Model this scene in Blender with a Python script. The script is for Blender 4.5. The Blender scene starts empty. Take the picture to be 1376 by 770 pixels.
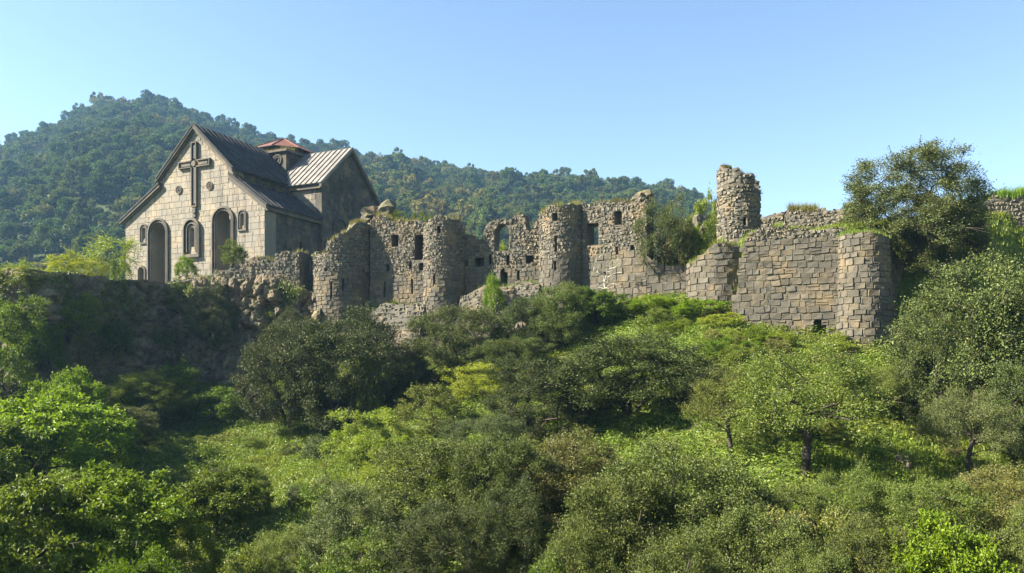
import bpy, math, random
import numpy as np
from mathutils import Vector, Matrix

# ------------------------------------------------------------------ camera, sky, sun, exposure
scene = bpy.context.scene
COL = scene.collection
F_PX, CX, HY = 1000.0, 688.0, 490.0            # focal length in pixels, centre, eye-level line of the 1376x770 picture
cam_d = bpy.data.cameras.new('camera')
cam = bpy.data.objects.new('camera', cam_d)
COL.objects.link(cam)
cam.location = (0, 0, 0)
cam.rotation_euler = (math.pi / 2, 0, 0)
cam_d.sensor_width = 36.0
cam_d.lens = F_PX / 1376.0 * 36.0
cam_d.shift_y = (HY - 385.0) / 1376.0
cam_d.clip_start = 0.1
cam_d.clip_end = 5000
scene.camera = cam

SUN_EL = math.radians(37)
SUN_H = Vector((-0.992, -0.126))               # horizontal direction towards the sun
sun_dir = Vector((SUN_H.x * math.cos(SUN_EL), SUN_H.y * math.cos(SUN_EL), math.sin(SUN_EL)))
world = bpy.data.worlds.new('World')
scene.world = world
world.use_nodes = True
wn = world.node_tree
wn.nodes.clear()
sky = wn.nodes.new('ShaderNodeTexSky')
sky.sky_type = 'NISHITA'
sky.sun_disc = False
sky.sun_elevation = SUN_EL
sky.sun_rotation = math.atan2(SUN_H.x, SUN_H.y)
sky.air_density = 1.0
sky.dust_density = 0.2
sky.ozone_density = 1.5
bg = wn.nodes.new('ShaderNodeBackground')
bg.inputs['Strength'].default_value = 0.05
wo = wn.nodes.new('ShaderNodeOutputWorld')
wn.links.new(sky.outputs[0], bg.inputs[0])
wn.links.new(bg.outputs[0], wo.inputs[0])
sun_l = bpy.data.lights.new('sun', 'SUN')
sun_l.energy = 5.0
sun_l.angle = math.radians(0.53)
sun_l.color = (1.0, 0.93, 0.80)
sun = bpy.data.objects.new('sun', sun_l)
sun.rotation_euler = (-sun_dir).to_track_quat('-Z', 'Y').to_euler()
COL.objects.link(sun)
scene.view_settings.view_transform = 'Standard'
scene.view_settings.look = 'None'
scene.view_settings.exposure = 2.37
scene.view_settings.gamma = 1
scene.view_settings.use_curve_mapping = False
scene.cycles.max_bounces = 6
scene.cycles.diffuse_bounces = 3
scene.cycles.transmission_bounces = 4
scene.cycles.volume_bounces = 0
scene.cycles.use_denoising = True
scene.cycles.denoiser = 'OPENIMAGEDENOISE'
scene.cycles.denoising_input_passes = 'RGB_ALBEDO_NORMAL'
scene.cycles.denoising_prefilter = 'ACCURATE'

rng = np.random.default_rng(7)
random.seed(7)


def at(px, py, d):
    return np.array([(px - CX) / F_PX * d, d, (HY - py) / F_PX * d])


def zy(py, d):
    return (HY - py) / F_PX * d


# ------------------------------------------------------------------ noise helpers
def _hash(ix, iy, iz, seed=0):
    h = (ix.astype(np.int64) * 374761393 + iy.astype(np.int64) * 668265263 + iz.astype(np.int64) * 2147483647 + seed * 974711) & 0xffffffff
    h = ((h ^ (h >> 13)) * 1274126177) & 0xffffffff
    h = ((h ^ (h >> 16)) * 2246822519) & 0xffffffff
    return ((h ^ (h >> 15)) & 0xffffff) / float(0xffffff)


def vnoise(x, y, z=None, seed=0):
    x = np.asarray(x, float); y = np.asarray(y, float)
    z = np.zeros_like(x) if z is None else np.asarray(z, float)
    ix, iy, iz = np.floor(x), np.floor(y), np.floor(z)
    fx, fy, fz = x - ix, y - iy, z - iz
    fx, fy, fz = [f * f * (3 - 2 * f) for f in (fx, fy, fz)]
    out = 0
    for a in (0, 1):
        for b in (0, 1):
            for c in (0, 1):
                w = (fx if a else 1 - fx) * (fy if b else 1 - fy) * (fz if c else 1 - fz)
                out = out + w * _hash(ix + a, iy + b, iz + c, seed)
    return out * 2 - 1


def fbm(x, y, z=None, octv=4, seed=0):
    x = np.asarray(x, float); y = np.asarray(y, float)
    s, a = 0, 1.0
    for o in range(octv):
        k = 2.03 ** o
        s = s + a * vnoise(x * k, y * k, None if z is None else np.asarray(z) * k, seed + o * 17)
        a *= 0.5
    return s / 1.9


def cells(x, y, seed=0):
    """Jittered-grid Voronoi: distance to border (F2-F1) and a random value for the cell."""
    ix, iy = np.floor(x), np.floor(y)
    f1 = np.full(x.shape, 9.0); f2 = np.full(x.shape, 9.0); idv = np.zeros(x.shape)
    zero = np.zeros_like(ix)
    for a in (-1, 0, 1):
        for b in (-1, 0, 1):
            cx = ix + a + 0.1 + 0.8 * _hash(ix + a, iy + b, zero, seed)
            cy = iy + b + 0.1 + 0.8 * _hash(ix + a, iy + b, zero + 3, seed)
            d = np.hypot(x - cx, y - cy)
            r = _hash(ix + a, iy + b, zero + 7, seed)
            near = d < f1
            f2 = np.where(near, f1, np.minimum(f2, d))
            idv = np.where(near, r, idv)
            f1 = np.where(near, d, f1)
    return f2 - f1, idv


# ------------------------------------------------------------------ mesh / object helpers
def mk_mesh(name, V, faces, mats=(), midx=None, smooth=False):
    """faces: list of (n,k) int arrays."""
    me = bpy.data.meshes.new(name)
    V = np.ascontiguousarray(V, dtype=np.float32).reshape(-1, 3)
    faces = [np.asarray(f, dtype=np.int32) for f in faces if len(f)]
    me.vertices.add(len(V))
    me.vertices.foreach_set('co', V.ravel())
    loops = np.concatenate([f.ravel() for f in faces]) if faces else np.zeros(0, np.int32)
    tot = np.concatenate([np.full(len(f), f.shape[1], np.int32) for f in faces]) if faces else np.zeros(0, np.int32)
    start = np.concatenate([[0], np.cumsum(tot)[:-1]]).astype(np.int32) if len(tot) else np.zeros(0, np.int32)
    me.loops.add(len(loops))
    me.loops.foreach_set('vertex_index', loops)
    me.polygons.add(len(tot))
    me.polygons.foreach_set('loop_start', start)
    for m in mats:
        me.materials.append(m)
    if midx is not None:
        me.polygons.foreach_set('material_index', np.asarray(midx, np.int32))
    me.polygons.foreach_set('use_smooth', np.full(len(tot), bool(smooth)))
    me.update(calc_edges=True)
    return me


def obj(name, me, parent=None, loc=(0, 0, 0), rotz=0.0, scale=None):
    o = bpy.data.objects.new(name, me)
    COL.objects.link(o)
    o.location = loc
    if rotz:
        o.rotation_euler = (0, 0, rotz)
    if scale is not None:
        o.scale = scale
    if parent is not None:
        o.parent = parent
    return o


def tag(o, label=None, cat=None, group=None, kind=None):
    if label: o['label'] = label
    if cat: o['category'] = cat
    if group: o['group'] = group
    if kind: o['kind'] = kind
    return o


class MB:
    """Collects verts and faces of any size."""
    def __init__(self):
        self.v, self.f, self.n = [], {}, 0

    def add(self, V, faces):
        V = np.asarray(V, float).reshape(-1, 3)
        for f in faces:
            self.f.setdefault(len(f), []).append([i + self.n for i in f])
        self.v.append(V)
        self.n += len(V)
        return self

    def box(self, x0, x1, y0, y1, z0, z1):
        V = [(x, y, z) for z in (z0, z1) for y in (y0, y1) for x in (x0, x1)]
        return self.add(V, [(0, 2, 3, 1), (4, 5, 7, 6), (0, 1, 5, 4), (2, 6, 7, 3), (0, 4, 6, 2), (1, 3, 7, 5)])

    def prism(self, poly, a0, a1, axis='y'):
        """poly: 2-D outline, extruded from a0 to a1 along axis; 2-D coords are the other two axes in order."""
        n = len(poly)
        def P(p, a):
            if axis == 'y': return (p[0], a, p[1])
            if axis == 'x': return (a, p[0], p[1])
            return (p[0], p[1], a)
        V = [P(p, a0) for p in poly] + [P(p, a1) for p in poly]
        F = [tuple(range(n)), tuple(range(2 * n - 1, n - 1, -1))]
        F += [(i, i + n, (i + 1) % n + n, (i + 1) % n) for i in range(n)]
        return self.add(V, F)

    def tube(self, p0, p1, r0, r1, sides=6):
        p0, p1 = np.asarray(p0, float), np.asarray(p1, float)
        d = p1 - p0
        L = np.linalg.norm(d)
        if L < 1e-6: return self
        d /= L
        a = np.cross(d, (0, 0, 1.0)) if abs(d[2]) < 0.9 else np.cross(d, (1.0, 0, 0))
        a /= np.linalg.norm(a); b = np.cross(d, a)
        t = np.arange(sides) / sides * 2 * math.pi
        ring = np.outer(np.cos(t), a) + np.outer(np.sin(t), b)
        V = np.vstack([p0 + ring * r0, p1 + ring * r1])
        F = [(i, (i + 1) % sides, (i + 1) % sides + sides, i + sides) for i in range(sides)]
        F.append(tuple(range(2 * sides - 1, sides - 1, -1)))
        return self.add(V, F)

    def mesh(self, name, mats, smooth=False):
        V = np.vstack(self.v) if self.v else np.zeros((0, 3))
        return mk_mesh(name, V, [np.array(f) for f in self.f.values()], mats, None, smooth)

    def build(self, name, mat, parent=None, loc=(0, 0, 0), rotz=0.0, smooth=False):
        return obj(name, self.mesh(name, [mat], smooth), parent, loc, rotz)


# ------------------------------------------------------------------ materials
def new_mat(name):
    m = bpy.data.materials.new(name)
    m.use_nodes = True
    nt = m.node_tree
    nt.nodes.clear()
    out = nt.nodes.new('ShaderNodeOutputMaterial')
    return m, nt, out


def N(nt, t, **kw):
    n = nt.nodes.new(t)
    for k, v in kw.items():
        if k in n.inputs: n.inputs[k].default_value = v
        else: setattr(n, k, v)
    return n


def ramp(nt, fac, stops, interp='LINEAR'):
    r = nt.nodes.new('ShaderNodeValToRGB')
    r.color_ramp.interpolation = interp
    els = r.color_ramp.elements
    while len(els) > 1: els.remove(els[-1])
    els[0].position = stops[0][0]; els[0].color = (*stops[0][1], 1)
    for p, c in stops[1:]:
        e = els.new(p); e.color = (*c, 1)
    nt.links.new(fac, r.inputs[0])
    return r.outputs[0]


def mix(nt, fac, a, b, mode='MIX'):
    m = nt.nodes.new('ShaderNodeMix')
    m.data_type = 'RGBA'; m.blend_type = mode
    for sock, val in ((m.inputs[0], fac), (m.inputs[6], a), (m.inputs[7], b)):
        if isinstance(val, (int, float)): sock.default_value = val
        elif isinstance(val, tuple): sock.default_value = (*val, 1)
        else: nt.links.new(val, sock)
    return m.outputs[2]


def math_n(nt, op, a, b=None, clamp=False):
    m = nt.nodes.new('ShaderNodeMath')
    m.operation = op; m.use_clamp = clamp
    for sock, val in zip(m.inputs, (a, b)):
        if val is None: continue
        if isinstance(val, (int, float)): sock.default_value = val
        else: nt.links.new(val, sock)
    return m.outputs[0]


def noise_n(nt, vec, scale, detail=4, rough=0.6):
    n = nt.nodes.new('ShaderNodeTexNoise')
    n.inputs['Scale'].default_value = scale
    n.inputs['Detail'].default_value = detail
    n.inputs['Roughness'].default_value = rough
    nt.links.new(vec, n.inputs['Vector'])
    return n.outputs['Fac']


STONE_K = {'church_ashlar': .52, 'church_core': .48, 'cliff_rock': .62, 'carved_moulding': .54, 'wall_block': .56, 'rubble_stone': .70, 'wall_core_mortar': .85, 'shade_darkened_stone': .33}


def stone_mat(name, cols, lichen=(0.09, 0.085, 0.07), lich_amt=0.5, warm=(0.30, 0.2, 0.1), warm_amt=0.25, bump=0.5, streak=0.0, moss=None, spots=0.0):
    m, nt, out = new_mat(name)
    geo = nt.nodes.new('ShaderNodeNewGeometry')
    oi = nt.nodes.new('ShaderNodeObjectInfo')
    pos = geo.outputs['Position']
    r = math_n(nt, 'FRACT', math_n(nt, 'ADD', geo.outputs['Random Per Island'], oi.outputs['Random']))
    cols = [tuple(q * STONE_K.get(name, .82) for q in c_) for c_ in cols]
    k = len(cols)
    c = ramp(nt, r, [(i / max(1, k - 1), col) for i, col in enumerate(cols)])
    n1 = noise_n(nt, pos, 0.55, 5, 0.65)
    n2 = noise_n(nt, pos, 3.5, 5, 0.7)
    n3 = noise_n(nt, pos, 16, 4, 0.7)
    # lichen and old grime in blotches
    f = ramp(nt, math_n(nt, 'ADD', math_n(nt, 'MULTIPLY', n1, 0.6), math_n(nt, 'MULTIPLY', n2, 0.4)), [(0.46, (0, 0, 0)), (0.62, (1, 1, 1))])
    c = mix(nt, math_n(nt, 'MULTIPLY', f, lich_amt), c, lichen)
    nw = noise_n(nt, pos, 0.9, 3, 0.6)
    fw = ramp(nt, nw, [(0.5, (0, 0, 0)), (0.68, (1, 1, 1))])
    c = mix(nt, math_n(nt, 'MULTIPLY', fw, warm_amt), c, warm)
    c = mix(nt, 0.55, c, ramp(nt, n3, [(0.25, (0.35, 0.35, 0.35)), (0.7, (0.72, 0.72, 0.72))]), 'OVERLAY')
    if spots:
        nsp = noise_n(nt, pos, 3.1, 2, 0.5)
        c = mix(nt, math_n(nt, 'MULTIPLY', ramp(nt, nsp, [(0.655, (0, 0, 0)), (0.70, (1, 1, 1))]), spots), c, (0.05, 0.045, 0.038))
    if streak:
        mp = nt.nodes.new('ShaderNodeMapping'); mp.inputs['Scale'].default_value = (1.6, 1.6, 0.12)
        nt.links.new(pos, mp.inputs[0])
        ns = noise_n(nt, mp.outputs[0], 1.0, 5, 0.7)
        c = mix(nt, math_n(nt, 'MULTIPLY', ramp(nt, ns, [(0.5, (0, 0, 0)), (0.66, (1, 1, 1))]), streak), c, (0.06, 0.055, 0.05))
    if moss:
        sep = nt.nodes.new('ShaderNodeSeparateXYZ'); nt.links.new(geo.outputs['Normal'], sep.inputs[0])
        fm = math_n(nt, 'MULTIPLY', ramp(nt, sep.outputs[2], [(0.35, (0, 0, 0)), (0.75, (1, 1, 1))]), ramp(nt, n2, [(0.35, (0, 0, 0)), (0.6, (1, 1, 1))]))
        c = mix(nt, fm, c, moss)
    b = nt.nodes.new('ShaderNodeBsdfPrincipled')
    b.inputs['Roughness'].default_value = 0.93
    b.inputs['Specular IOR Level'].default_value = 0.2
    nt.links.new(c, b.inputs['Base Color'])
    bp = nt.nodes.new('ShaderNodeBump')
    bp.inputs['Strength'].default_value = bump
    bp.inputs['Distance'].default_value = 0.05
    nt.links.new(math_n(nt, 'ADD', math_n(nt, 'MULTIPLY', n2, 0.6), math_n(nt, 'MULTIPLY', n3, 0.5)), bp.inputs['Height'])
    nt.links.new(bp.outputs[0], b.inputs['Normal'])
    nt.links.new(b.outputs[0], out.inputs[0])
    return m


LEAF_K = 1.36


def leaf_mat(name, c1, c2, c3, trans=0.35, patch=0.0, patch_scale=0.25, patch_col=(0.1, 0.09, 0.02), gloss=0.3):
    m, nt, out = new_mat(name)
    geo = nt.nodes.new('ShaderNodeNewGeometry')
    oi = nt.nodes.new('ShaderNodeObjectInfo')
    c1, c2, c3 = [tuple(min(.6, q * LEAF_K * b_) for q, b_ in zip(c, (1, 1, .7))) for c in (c1, c2, c3)]
    patch_col = tuple(q * LEAF_K for q in patch_col)
    c = ramp(nt, geo.outputs['Random Per Island'], [(0, c1), (0.55, c2), (1, c3)])
    hs = nt.nodes.new('ShaderNodeHueSaturation')
    nt.links.new(c, hs.inputs['Color'])
    nt.links.new(math_n(nt, 'ADD', 0.49, math_n(nt, 'MULTIPLY', oi.outputs['Random'], 0.03)), hs.inputs['Hue'])
    nt.links.new(math_n(nt, 'ADD', 0.8, math_n(nt, 'MULTIPLY', math_n(nt, 'FRACT', math_n(nt, 'MULTIPLY', oi.outputs['Random'], 7.3)), 0.45)), hs.inputs['Value'])
    c = hs.outputs[0]
    if patch:
        n1 = noise_n(nt, geo.outputs['Position'], patch_scale, 4, 0.6)
        c = mix(nt, math_n(nt, 'MULTIPLY', ramp(nt, n1, [(0.45, (0, 0, 0)), (0.65, (1, 1, 1))]), patch), c, patch_col)
    b = nt.nodes.new('ShaderNodeBsdfPrincipled')
    b.inputs['Roughness'].default_value = 0.48
    b.inputs['Specular IOR Level'].default_value = gloss
    nt.links.new(c, b.inputs['Base Color'])
    t = nt.nodes.new('ShaderNodeBsdfTranslucent')
    nt.links.new(mix(nt, 1.0, c, (1.0, 1.0, 0.45), 'MULTIPLY'), t.inputs['Color'])
    ms = nt.nodes.new('ShaderNodeMixShader')
    ms.inputs[0].default_value = trans
    nt.links.new(b.outputs[0], ms.inputs[1]); nt.links.new(t.outputs[0], ms.inputs[2])
    nt.links.new(ms.outputs[0], out.inputs[0])
    return m


def plain_mat(name, col, rough=0.8, metal=0.0, spec=0.3, var=0.3, scale=3.0, bump=0.0):
    m, nt, out = new_mat(name)
    geo = nt.nodes.new('ShaderNodeNewGeometry')
    n1 = noise_n(nt, geo.outputs['Position'], scale, 5, 0.65)
    lo = tuple(c * (1 - var) for c in col); hi = tuple(min(1, c * (1 + var)) for c in col)
    c = ramp(nt, n1, [(0.3, lo), (0.7, hi)])
    b = nt.nodes.new('ShaderNodeBsdfPrincipled')
    b.inputs['Roughness'].default_value = rough
    b.inputs['Metallic'].default_value = metal
    b.inputs['Specular IOR Level'].default_value = spec
    nt.links.new(c, b.inputs['Base Color'])
    if bump:
        bp = nt.nodes.new('ShaderNodeBump'); bp.inputs['Strength'].default_value = bump; bp.inputs['Distance'].default_value = 0.05
        nt.links.new(n1, bp.inputs['Height']); nt.links.new(bp.outputs[0], b.inputs['Normal'])
    nt.links.new(b.outputs[0], out.inputs[0])
    return m


M = {}
M['ashlar'] = stone_mat('church_ashlar', [(0.33, 0.285, 0.22), (0.38, 0.335, 0.265), (0.30, 0.265, 0.21), (0.40, 0.345, 0.265), (0.345, 0.31, 0.25)],
                        lich_amt=0.5, lichen=(0.14, 0.13, 0.11), warm=(0.36, 0.27, 0.16), warm_amt=0.35, bump=0.35, streak=0.7, spots=0.75)
M['ashlar_core'] = stone_mat('church_core', [(0.30, 0.27, 0.21), (0.33, 0.30, 0.24)], lich_amt=0.4, bump=0.3, streak=0.3)
M['moulding'] = stone_mat('carved_moulding', [(0.12, 0.105, 0.085), (0.17, 0.148, 0.12)], lich_amt=0.6, bump=0.3, streak=0.3)  # shading of the carved relief is put into this darker stone colour
M['shaded_ashlar'] = stone_mat('shade_darkened_stone', [(0.10, 0.092, 0.075), (0.15, 0.137, 0.112), (0.075, 0.07, 0.058)], lich_amt=0.7, bump=0.4, streak=0.6)  # shade of the unlit church sides is put into the stone colour
M['rubble'] = stone_mat('rubble_stone', [(0.145, 0.127, 0.095), (0.21, 0.188, 0.145), (0.095, 0.086, 0.066), (0.24, 0.205, 0.145), (0.165, 0.15, 0.12)],
                        lich_amt=0.6, warm=(0.24, 0.175, 0.095), warm_amt=0.35, bump=0.6, moss=(0.10, 0.09, 0.035))
M['block'] = stone_mat('wall_block', [(0.135, 0.118, 0.087), (0.185, 0.165, 0.125), (0.10, 0.089, 0.067), (0.175, 0.145, 0.098), (0.15, 0.136, 0.108)],
                       streak=0.5, lich_amt=0.65, warm=(0.20, 0.145, 0.075), warm_amt=0.45, bump=0.7, lichen=(0.06, 0.055, 0.043), moss=(0.08, 0.08, 0.03))
M['mortar'] = stone_mat('wall_core_mortar', [(0.08, 0.07, 0.054), (0.10, 0.088, 0.066)], lich_amt=0.5, warm_amt=0.4, bump=0.8, moss=(0.10, 0.095, 0.03))
M['rock'] = stone_mat('cliff_rock', [(0.18, 0.135, 0.085), (0.24, 0.19, 0.125)], lichen=(0.05, 0.043, 0.03), lich_amt=0.7,
                      warm=(0.22, 0.16, 0.08), warm_amt=0.5, bump=1.0, moss=(0.06, 0.075, 0.02))
M['dark_roof'] = plain_mat('shaded_dark_roof', (0.047, 0.045, 0.042), rough=0.8, spec=0.08, var=0.4, scale=1.3)  # dark metal, deepened by painting in the shade of the unlit nave slope
M['roof'] = plain_mat('sunlit_weathered_roof', (0.15, 0.138, 0.12), rough=0.7, spec=0.15, var=0.35, scale=1.3)  # paler transept sheets, sunlight on the slope painted into the colour
M['red_roof'] = plain_mat('red_painted_metal', (0.12, 0.045, 0.025), rough=0.6, var=0.35, scale=2.0)
M['glass'] = plain_mat('window_glass', (0.16, 0.19, 0.24), rough=0.08, spec=0.8, var=0.1)
M['bark'] = plain_mat('bark', (0.055, 0.043, 0.032), rough=0.95, var=0.45, scale=9, bump=0.8)
M['pale_bark'] = plain_mat('pale_dead_wood', (0.42, 0.38, 0.31), rough=0.9, var=0.3, scale=9)
M['olive'] = leaf_mat('dark_olive_leaves', (0.022, 0.030, 0.011), (0.040, 0.050, 0.017), (0.092, 0.10, 0.038), trans=0.14, gloss=0.16)
M['olive2'] = leaf_mat('olive_leaves', (0.028, 0.040, 0.011), (0.050, 0.067, 0.017), (0.112, 0.125, 0.038), trans=0.18, gloss=0.18, patch=0.2, patch_col=(0.085, 0.08, 0.025))
M['greygreen'] = leaf_mat('grey_green_leaves', (0.038, 0.05, 0.02), (0.062, 0.075, 0.03), (0.12, 0.13, 0.06), trans=0.2, gloss=0.2)
M['rusty'] = leaf_mat('turning_leaves', (0.045, 0.052, 0.014), (0.072, 0.078, 0.019), (0.135, 0.12, 0.038), trans=0.22, patch=0.35, patch_col=(0.105, 0.08, 0.024), patch_scale=0.5)
M['bright'] = leaf_mat('bright_green_leaves', (0.065, 0.10, 0.009), (0.10, 0.145, 0.011), (0.155, 0.195, 0.02), trans=0.42, gloss=.18)
M['mid'] = leaf_mat('mid_green_leaves', (0.042, 0.066, 0.01), (0.068, 0.098, 0.012), (0.115, 0.15, 0.02), trans=0.38, gloss=.18)
M['yellowgreen'] = leaf_mat('yellow_green_leaves', (0.095, 0.125, 0.015), (0.14, 0.17, 0.02), (0.21, 0.21, 0.035), trans=0.42)
M['sparse'] = leaf_mat('thin_olive_leaves', (0.052, 0.070, 0.016), (0.084, 0.108, 0.023), (0.165, 0.165, 0.042), trans=0.35)
M['yellow'] = leaf_mat('autumn_yellow_leaves', (0.12, 0.145, 0.012), (0.19, 0.19, 0.016), (0.30, 0.26, 0.025), trans=0.42)
M['grass'] = leaf_mat('grass_blades', (0.065, 0.105, 0.012), (0.10, 0.145, 0.018), (0.145, 0.17, 0.03), trans=0.4, patch=0.35, patch_scale=0.35, patch_col=(0.14, 0.13, 0.04))
M['drygrass'] = leaf_mat('dry_grass', (0.09, 0.075, 0.035), (0.13, 0.11, 0.055), (0.085, 0.09, 0.025), trans=0.4, patch=0.4, patch_scale=0.8, patch_col=(0.085, 0.085, 0.025))
M['weeds'] = leaf_mat('weed_leaves', (0.05, 0.08, 0.014), (0.085, 0.125, 0.018), (0.14, 0.175, 0.03), trans=0.4, patch=0.55, patch_scale=0.45, patch_col=(0.14, 0.135, 0.03))
M['hill1'] = leaf_mat('hill_leaves_green', (0.030, 0.050, 0.02), (0.046, 0.070, 0.026), (0.074, 0.098, 0.036), trans=0.25, gloss=0.05)
M['hill2'] = leaf_mat('hill_leaves_olive', (0.048, 0.062, 0.022), (0.070, 0.085, 0.028), (0.105, 0.115, 0.04), trans=0.25, gloss=0.05)
M['hill3'] = leaf_mat('hill_leaves_turning', (0.08, 0.075, 0.03), (0.11, 0.10, 0.038), (0.155, 0.135, 0.05), trans=0.25, gloss=0.05)


def ground_mat():
    m, nt, out = new_mat('grassy_soil')
    geo = nt.nodes.new('ShaderNodeNewGeometry')
    pos = geo.outputs['Position']
    n1 = noise_n(nt, pos, 0.18, 5, 0.6); n2 = noise_n(nt, pos, 2.2, 6, 0.7); n3 = noise_n(nt, pos, 12, 4, 0.7)
    g = ramp(nt, n2, [(0.3, (0.04, 0.055, 0.012)), (0.55, (0.075, 0.105, 0.018)), (0.75, (0.12, 0.13, 0.035))])
    soil = ramp(nt, n3, [(0.3, (0.10, 0.07, 0.04)), (0.7, (0.20, 0.145, 0.085))])
    c = mix(nt, ramp(nt, math_n(nt, 'ADD', math_n(nt, 'MULTIPLY', n1, 0.5), math_n(nt, 'MULTIPLY', n2, 0.5)), [(0.55, (0, 0, 0)), (0.66, (1, 1, 1))]), g, soil)
    b = nt.nodes.new('ShaderNodeBsdfPrincipled')
    b.inputs['Roughness'].default_value = 0.95
    b.inputs['Specular IOR Level'].default_value = 0.1
    nt.links.new(c, b.inputs['Base Color'])
    bp = nt.nodes.new('ShaderNodeBump'); bp.inputs['Strength'].default_value = 1.0; bp.inputs['Distance'].default_value = 0.15
    nt.links.new(math_n(nt, 'ADD', n2, math_n(nt, 'MULTIPLY', n3, 0.4)), bp.inputs['Height'])
    nt.links.new(bp.outputs[0], b.inputs['Normal'])
    nt.links.new(b.outputs[0], out.inputs[0])
    return m


def hill_mat():
    m, nt, out = new_mat('hill_undergrowth')
    geo = nt.nodes.new('ShaderNodeNewGeometry')
    pos = geo.outputs['Position']
    n1 = noise_n(nt, pos, 0.02, 4, 0.6); n2 = noise_n(nt, pos, 0.25, 6, 0.75)
    c = ramp(nt, n2, [(0.3, (0.025, 0.035, 0.012)), (0.55, (0.05, 0.065, 0.022)), (0.75, (0.10, 0.10, 0.045))])
    c = mix(nt, ramp(nt, n1, [(0.5, (0, 0, 0)), (0.7, (0.6, 0.6, 0.6))]), c, (0.11, 0.095, 0.055))
    b = nt.nodes.new('ShaderNodeBsdfPrincipled')
    b.inputs['Roughness'].default_value = 0.95; b.inputs['Specular IOR Level'].default_value = 0.1
    nt.links.new(c, b.inputs['Base Color'])
    bp = nt.nodes.new('ShaderNodeBump'); bp.inputs['Strength'].default_value = 1.0; bp.inputs['Distance'].default_value = 2.0
    nt.links.new(n2, bp.inputs['Height']); nt.links.new(bp.outputs[0], b.inputs['Normal'])
    nt.links.new(b.outputs[0], out.inputs[0])
    return m


M['ground'] = ground_mat()
M['hill'] = hill_mat()

# ------------------------------------------------------------------ terrain
ANCH = [(1162, 472, 35.4), (1060, 463, 38.0), (985, 438, 39.3), (930, 407, 42.5), (860, 412, 45), (780, 415, 47.5), (700, 450, 49), (700, 495, 44.5), (600, 475, 49.5), (610, 525, 44),
        (540, 480, 51), (460, 500, 49), (410, 520, 49.5), (330, 525, 52), (530, 540, 45), (240, 515, 55), (150, 520, 50), (60, 535, 45), (0, 570, 42), (-150, 590, 38),
        (960, 455, 37), (1010, 470, 35.5), (900, 482, 37.5), (850, 592, 31.5), (930, 590, 30), (1000, 585, 28.5), (1080, 640, 24), (1200, 640, 24), (1245, 612, 27), (1310, 645, 24), (1400, 590, 28),
        (1205, 492, 33.5), (1120, 530, 30), (700, 640, 30), (620, 575, 36), (560, 570, 39), (640, 510, 43), (760, 515, 40), (740, 600, 33), (400, 602, 42), (300, 565, 47),
        (370, 645, 36), (430, 685, 30), (350, 720, 28), (250, 660, 36), (200, 605, 41), (130, 600, 42), (100, 720, 28), (-50, 680, 30),
        (688, 815, 17), (900, 900, 16.5), (1200, 890, 16), (400, 850, 21.5), (150, 870, 21), (1420, 880, 15), (560, 790, 22), (800, 850, 19), (1000, 830, 19.5), (1150, 800, 19.5), (1330, 800, 19),
        (1500, 520, 32), (1600, 600, 24)]
AP = np.array([at(*a) for a in ANCH] + [(0, 0, -1.8), (-20, 0, -3), (20, 0, -2), (0, 8, -6), (-20, 10, -8), (20, 9, -6.5), (-45, 30, -4), (-45, 48, -3), (-45, 12, -6), (45, 20, -2), (45, 36, 2),
                                        (0, -20, -1), (-30, -20, -1), (30, -20, -1)])


def _tps_k(d):
    return np.where(d > 1e-9, d * d * np.log(d + 1e-12), 0.0)


_n = len(AP)
_K = _tps_k(np.hypot(AP[:, None, 0] - AP[None, :, 0], AP[:, None, 1] - AP[None, :, 1])) + np.eye(_n) * 6.0
_P = np.c_[np.ones(_n), AP[:, :2]]
_A = np.block([[_K, _P], [_P.T, np.zeros((3, 3))]])
_W = np.linalg.solve(_A, np.r_[AP[:, 2], 0, 0, 0])


def slope_z(x, y):
    x = np.asarray(x, float); y = np.asarray(y, float)
    sh = x.shape
    xx, yy = x.ravel(), y.ravel()
    xc, yc = np.clip(xx, -46, 46), np.clip(yy, -20, 60)
    z = _W[_n] + _W[_n + 1] * xc + _W[_n + 2] * yc
    for i in range(_n):
        z = z + _W[i] * _tps_k(np.hypot(xc - AP[i, 0], yc - AP[i, 1]))
    z = z + 0.16 * fbm(xx * 0.7, yy * 0.7, seed=3) + 0.06 * vnoise(xx * 2.6, yy * 2.6, seed=9)
    return z.reshape(sh)


LINE = [(-400, 70), (-150, 57), (0, 47.6), (38, 46.6), (75, 48.6), (150, 52.9), (235, 57.6), (300, 56.4), (400, 55.2), (470, 53.9), (570, 52.5), (640, 52.1), (757, 49.6), (868, 47.0),
        (925, 46.0), (963, 45.6), (1001, 40.9), (1132, 38.4), (1163, 37.9), (1200, 38.3), (1280, 41.5), (1376, 44), (1600, 48)]
LX = np.array([(p - CX) / F_PX * d for p, d in LINE]); LY = np.array([d for p, d in LINE])
PX = np.array([-60, -40, -25, -12, 0, 8, 12, 17, 22, 30, 45.]); PZ = np.array([4.5, 5.2, 5.9, 6.5, 6.6, 6.6, 6.7, 6.9, 7.8, 9.0, 9.8])


def line_y(x):
    return np.interp(x, LX, LY)


def plateau_z(x, y):
    d = np.clip(y - line_y(x), 0, 12)
    back = np.clip((y - 84) / 40, 0, 1)
    z = np.interp(x, PX, PZ) + np.clip(x - 8, 0, 4) / 4 * 0.16 * np.clip(d, 0, 7) + 0.15 * fbm(x * 0.5, y * 0.5, seed=21)
    return z * (1 - back) + (-4) * back


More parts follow.
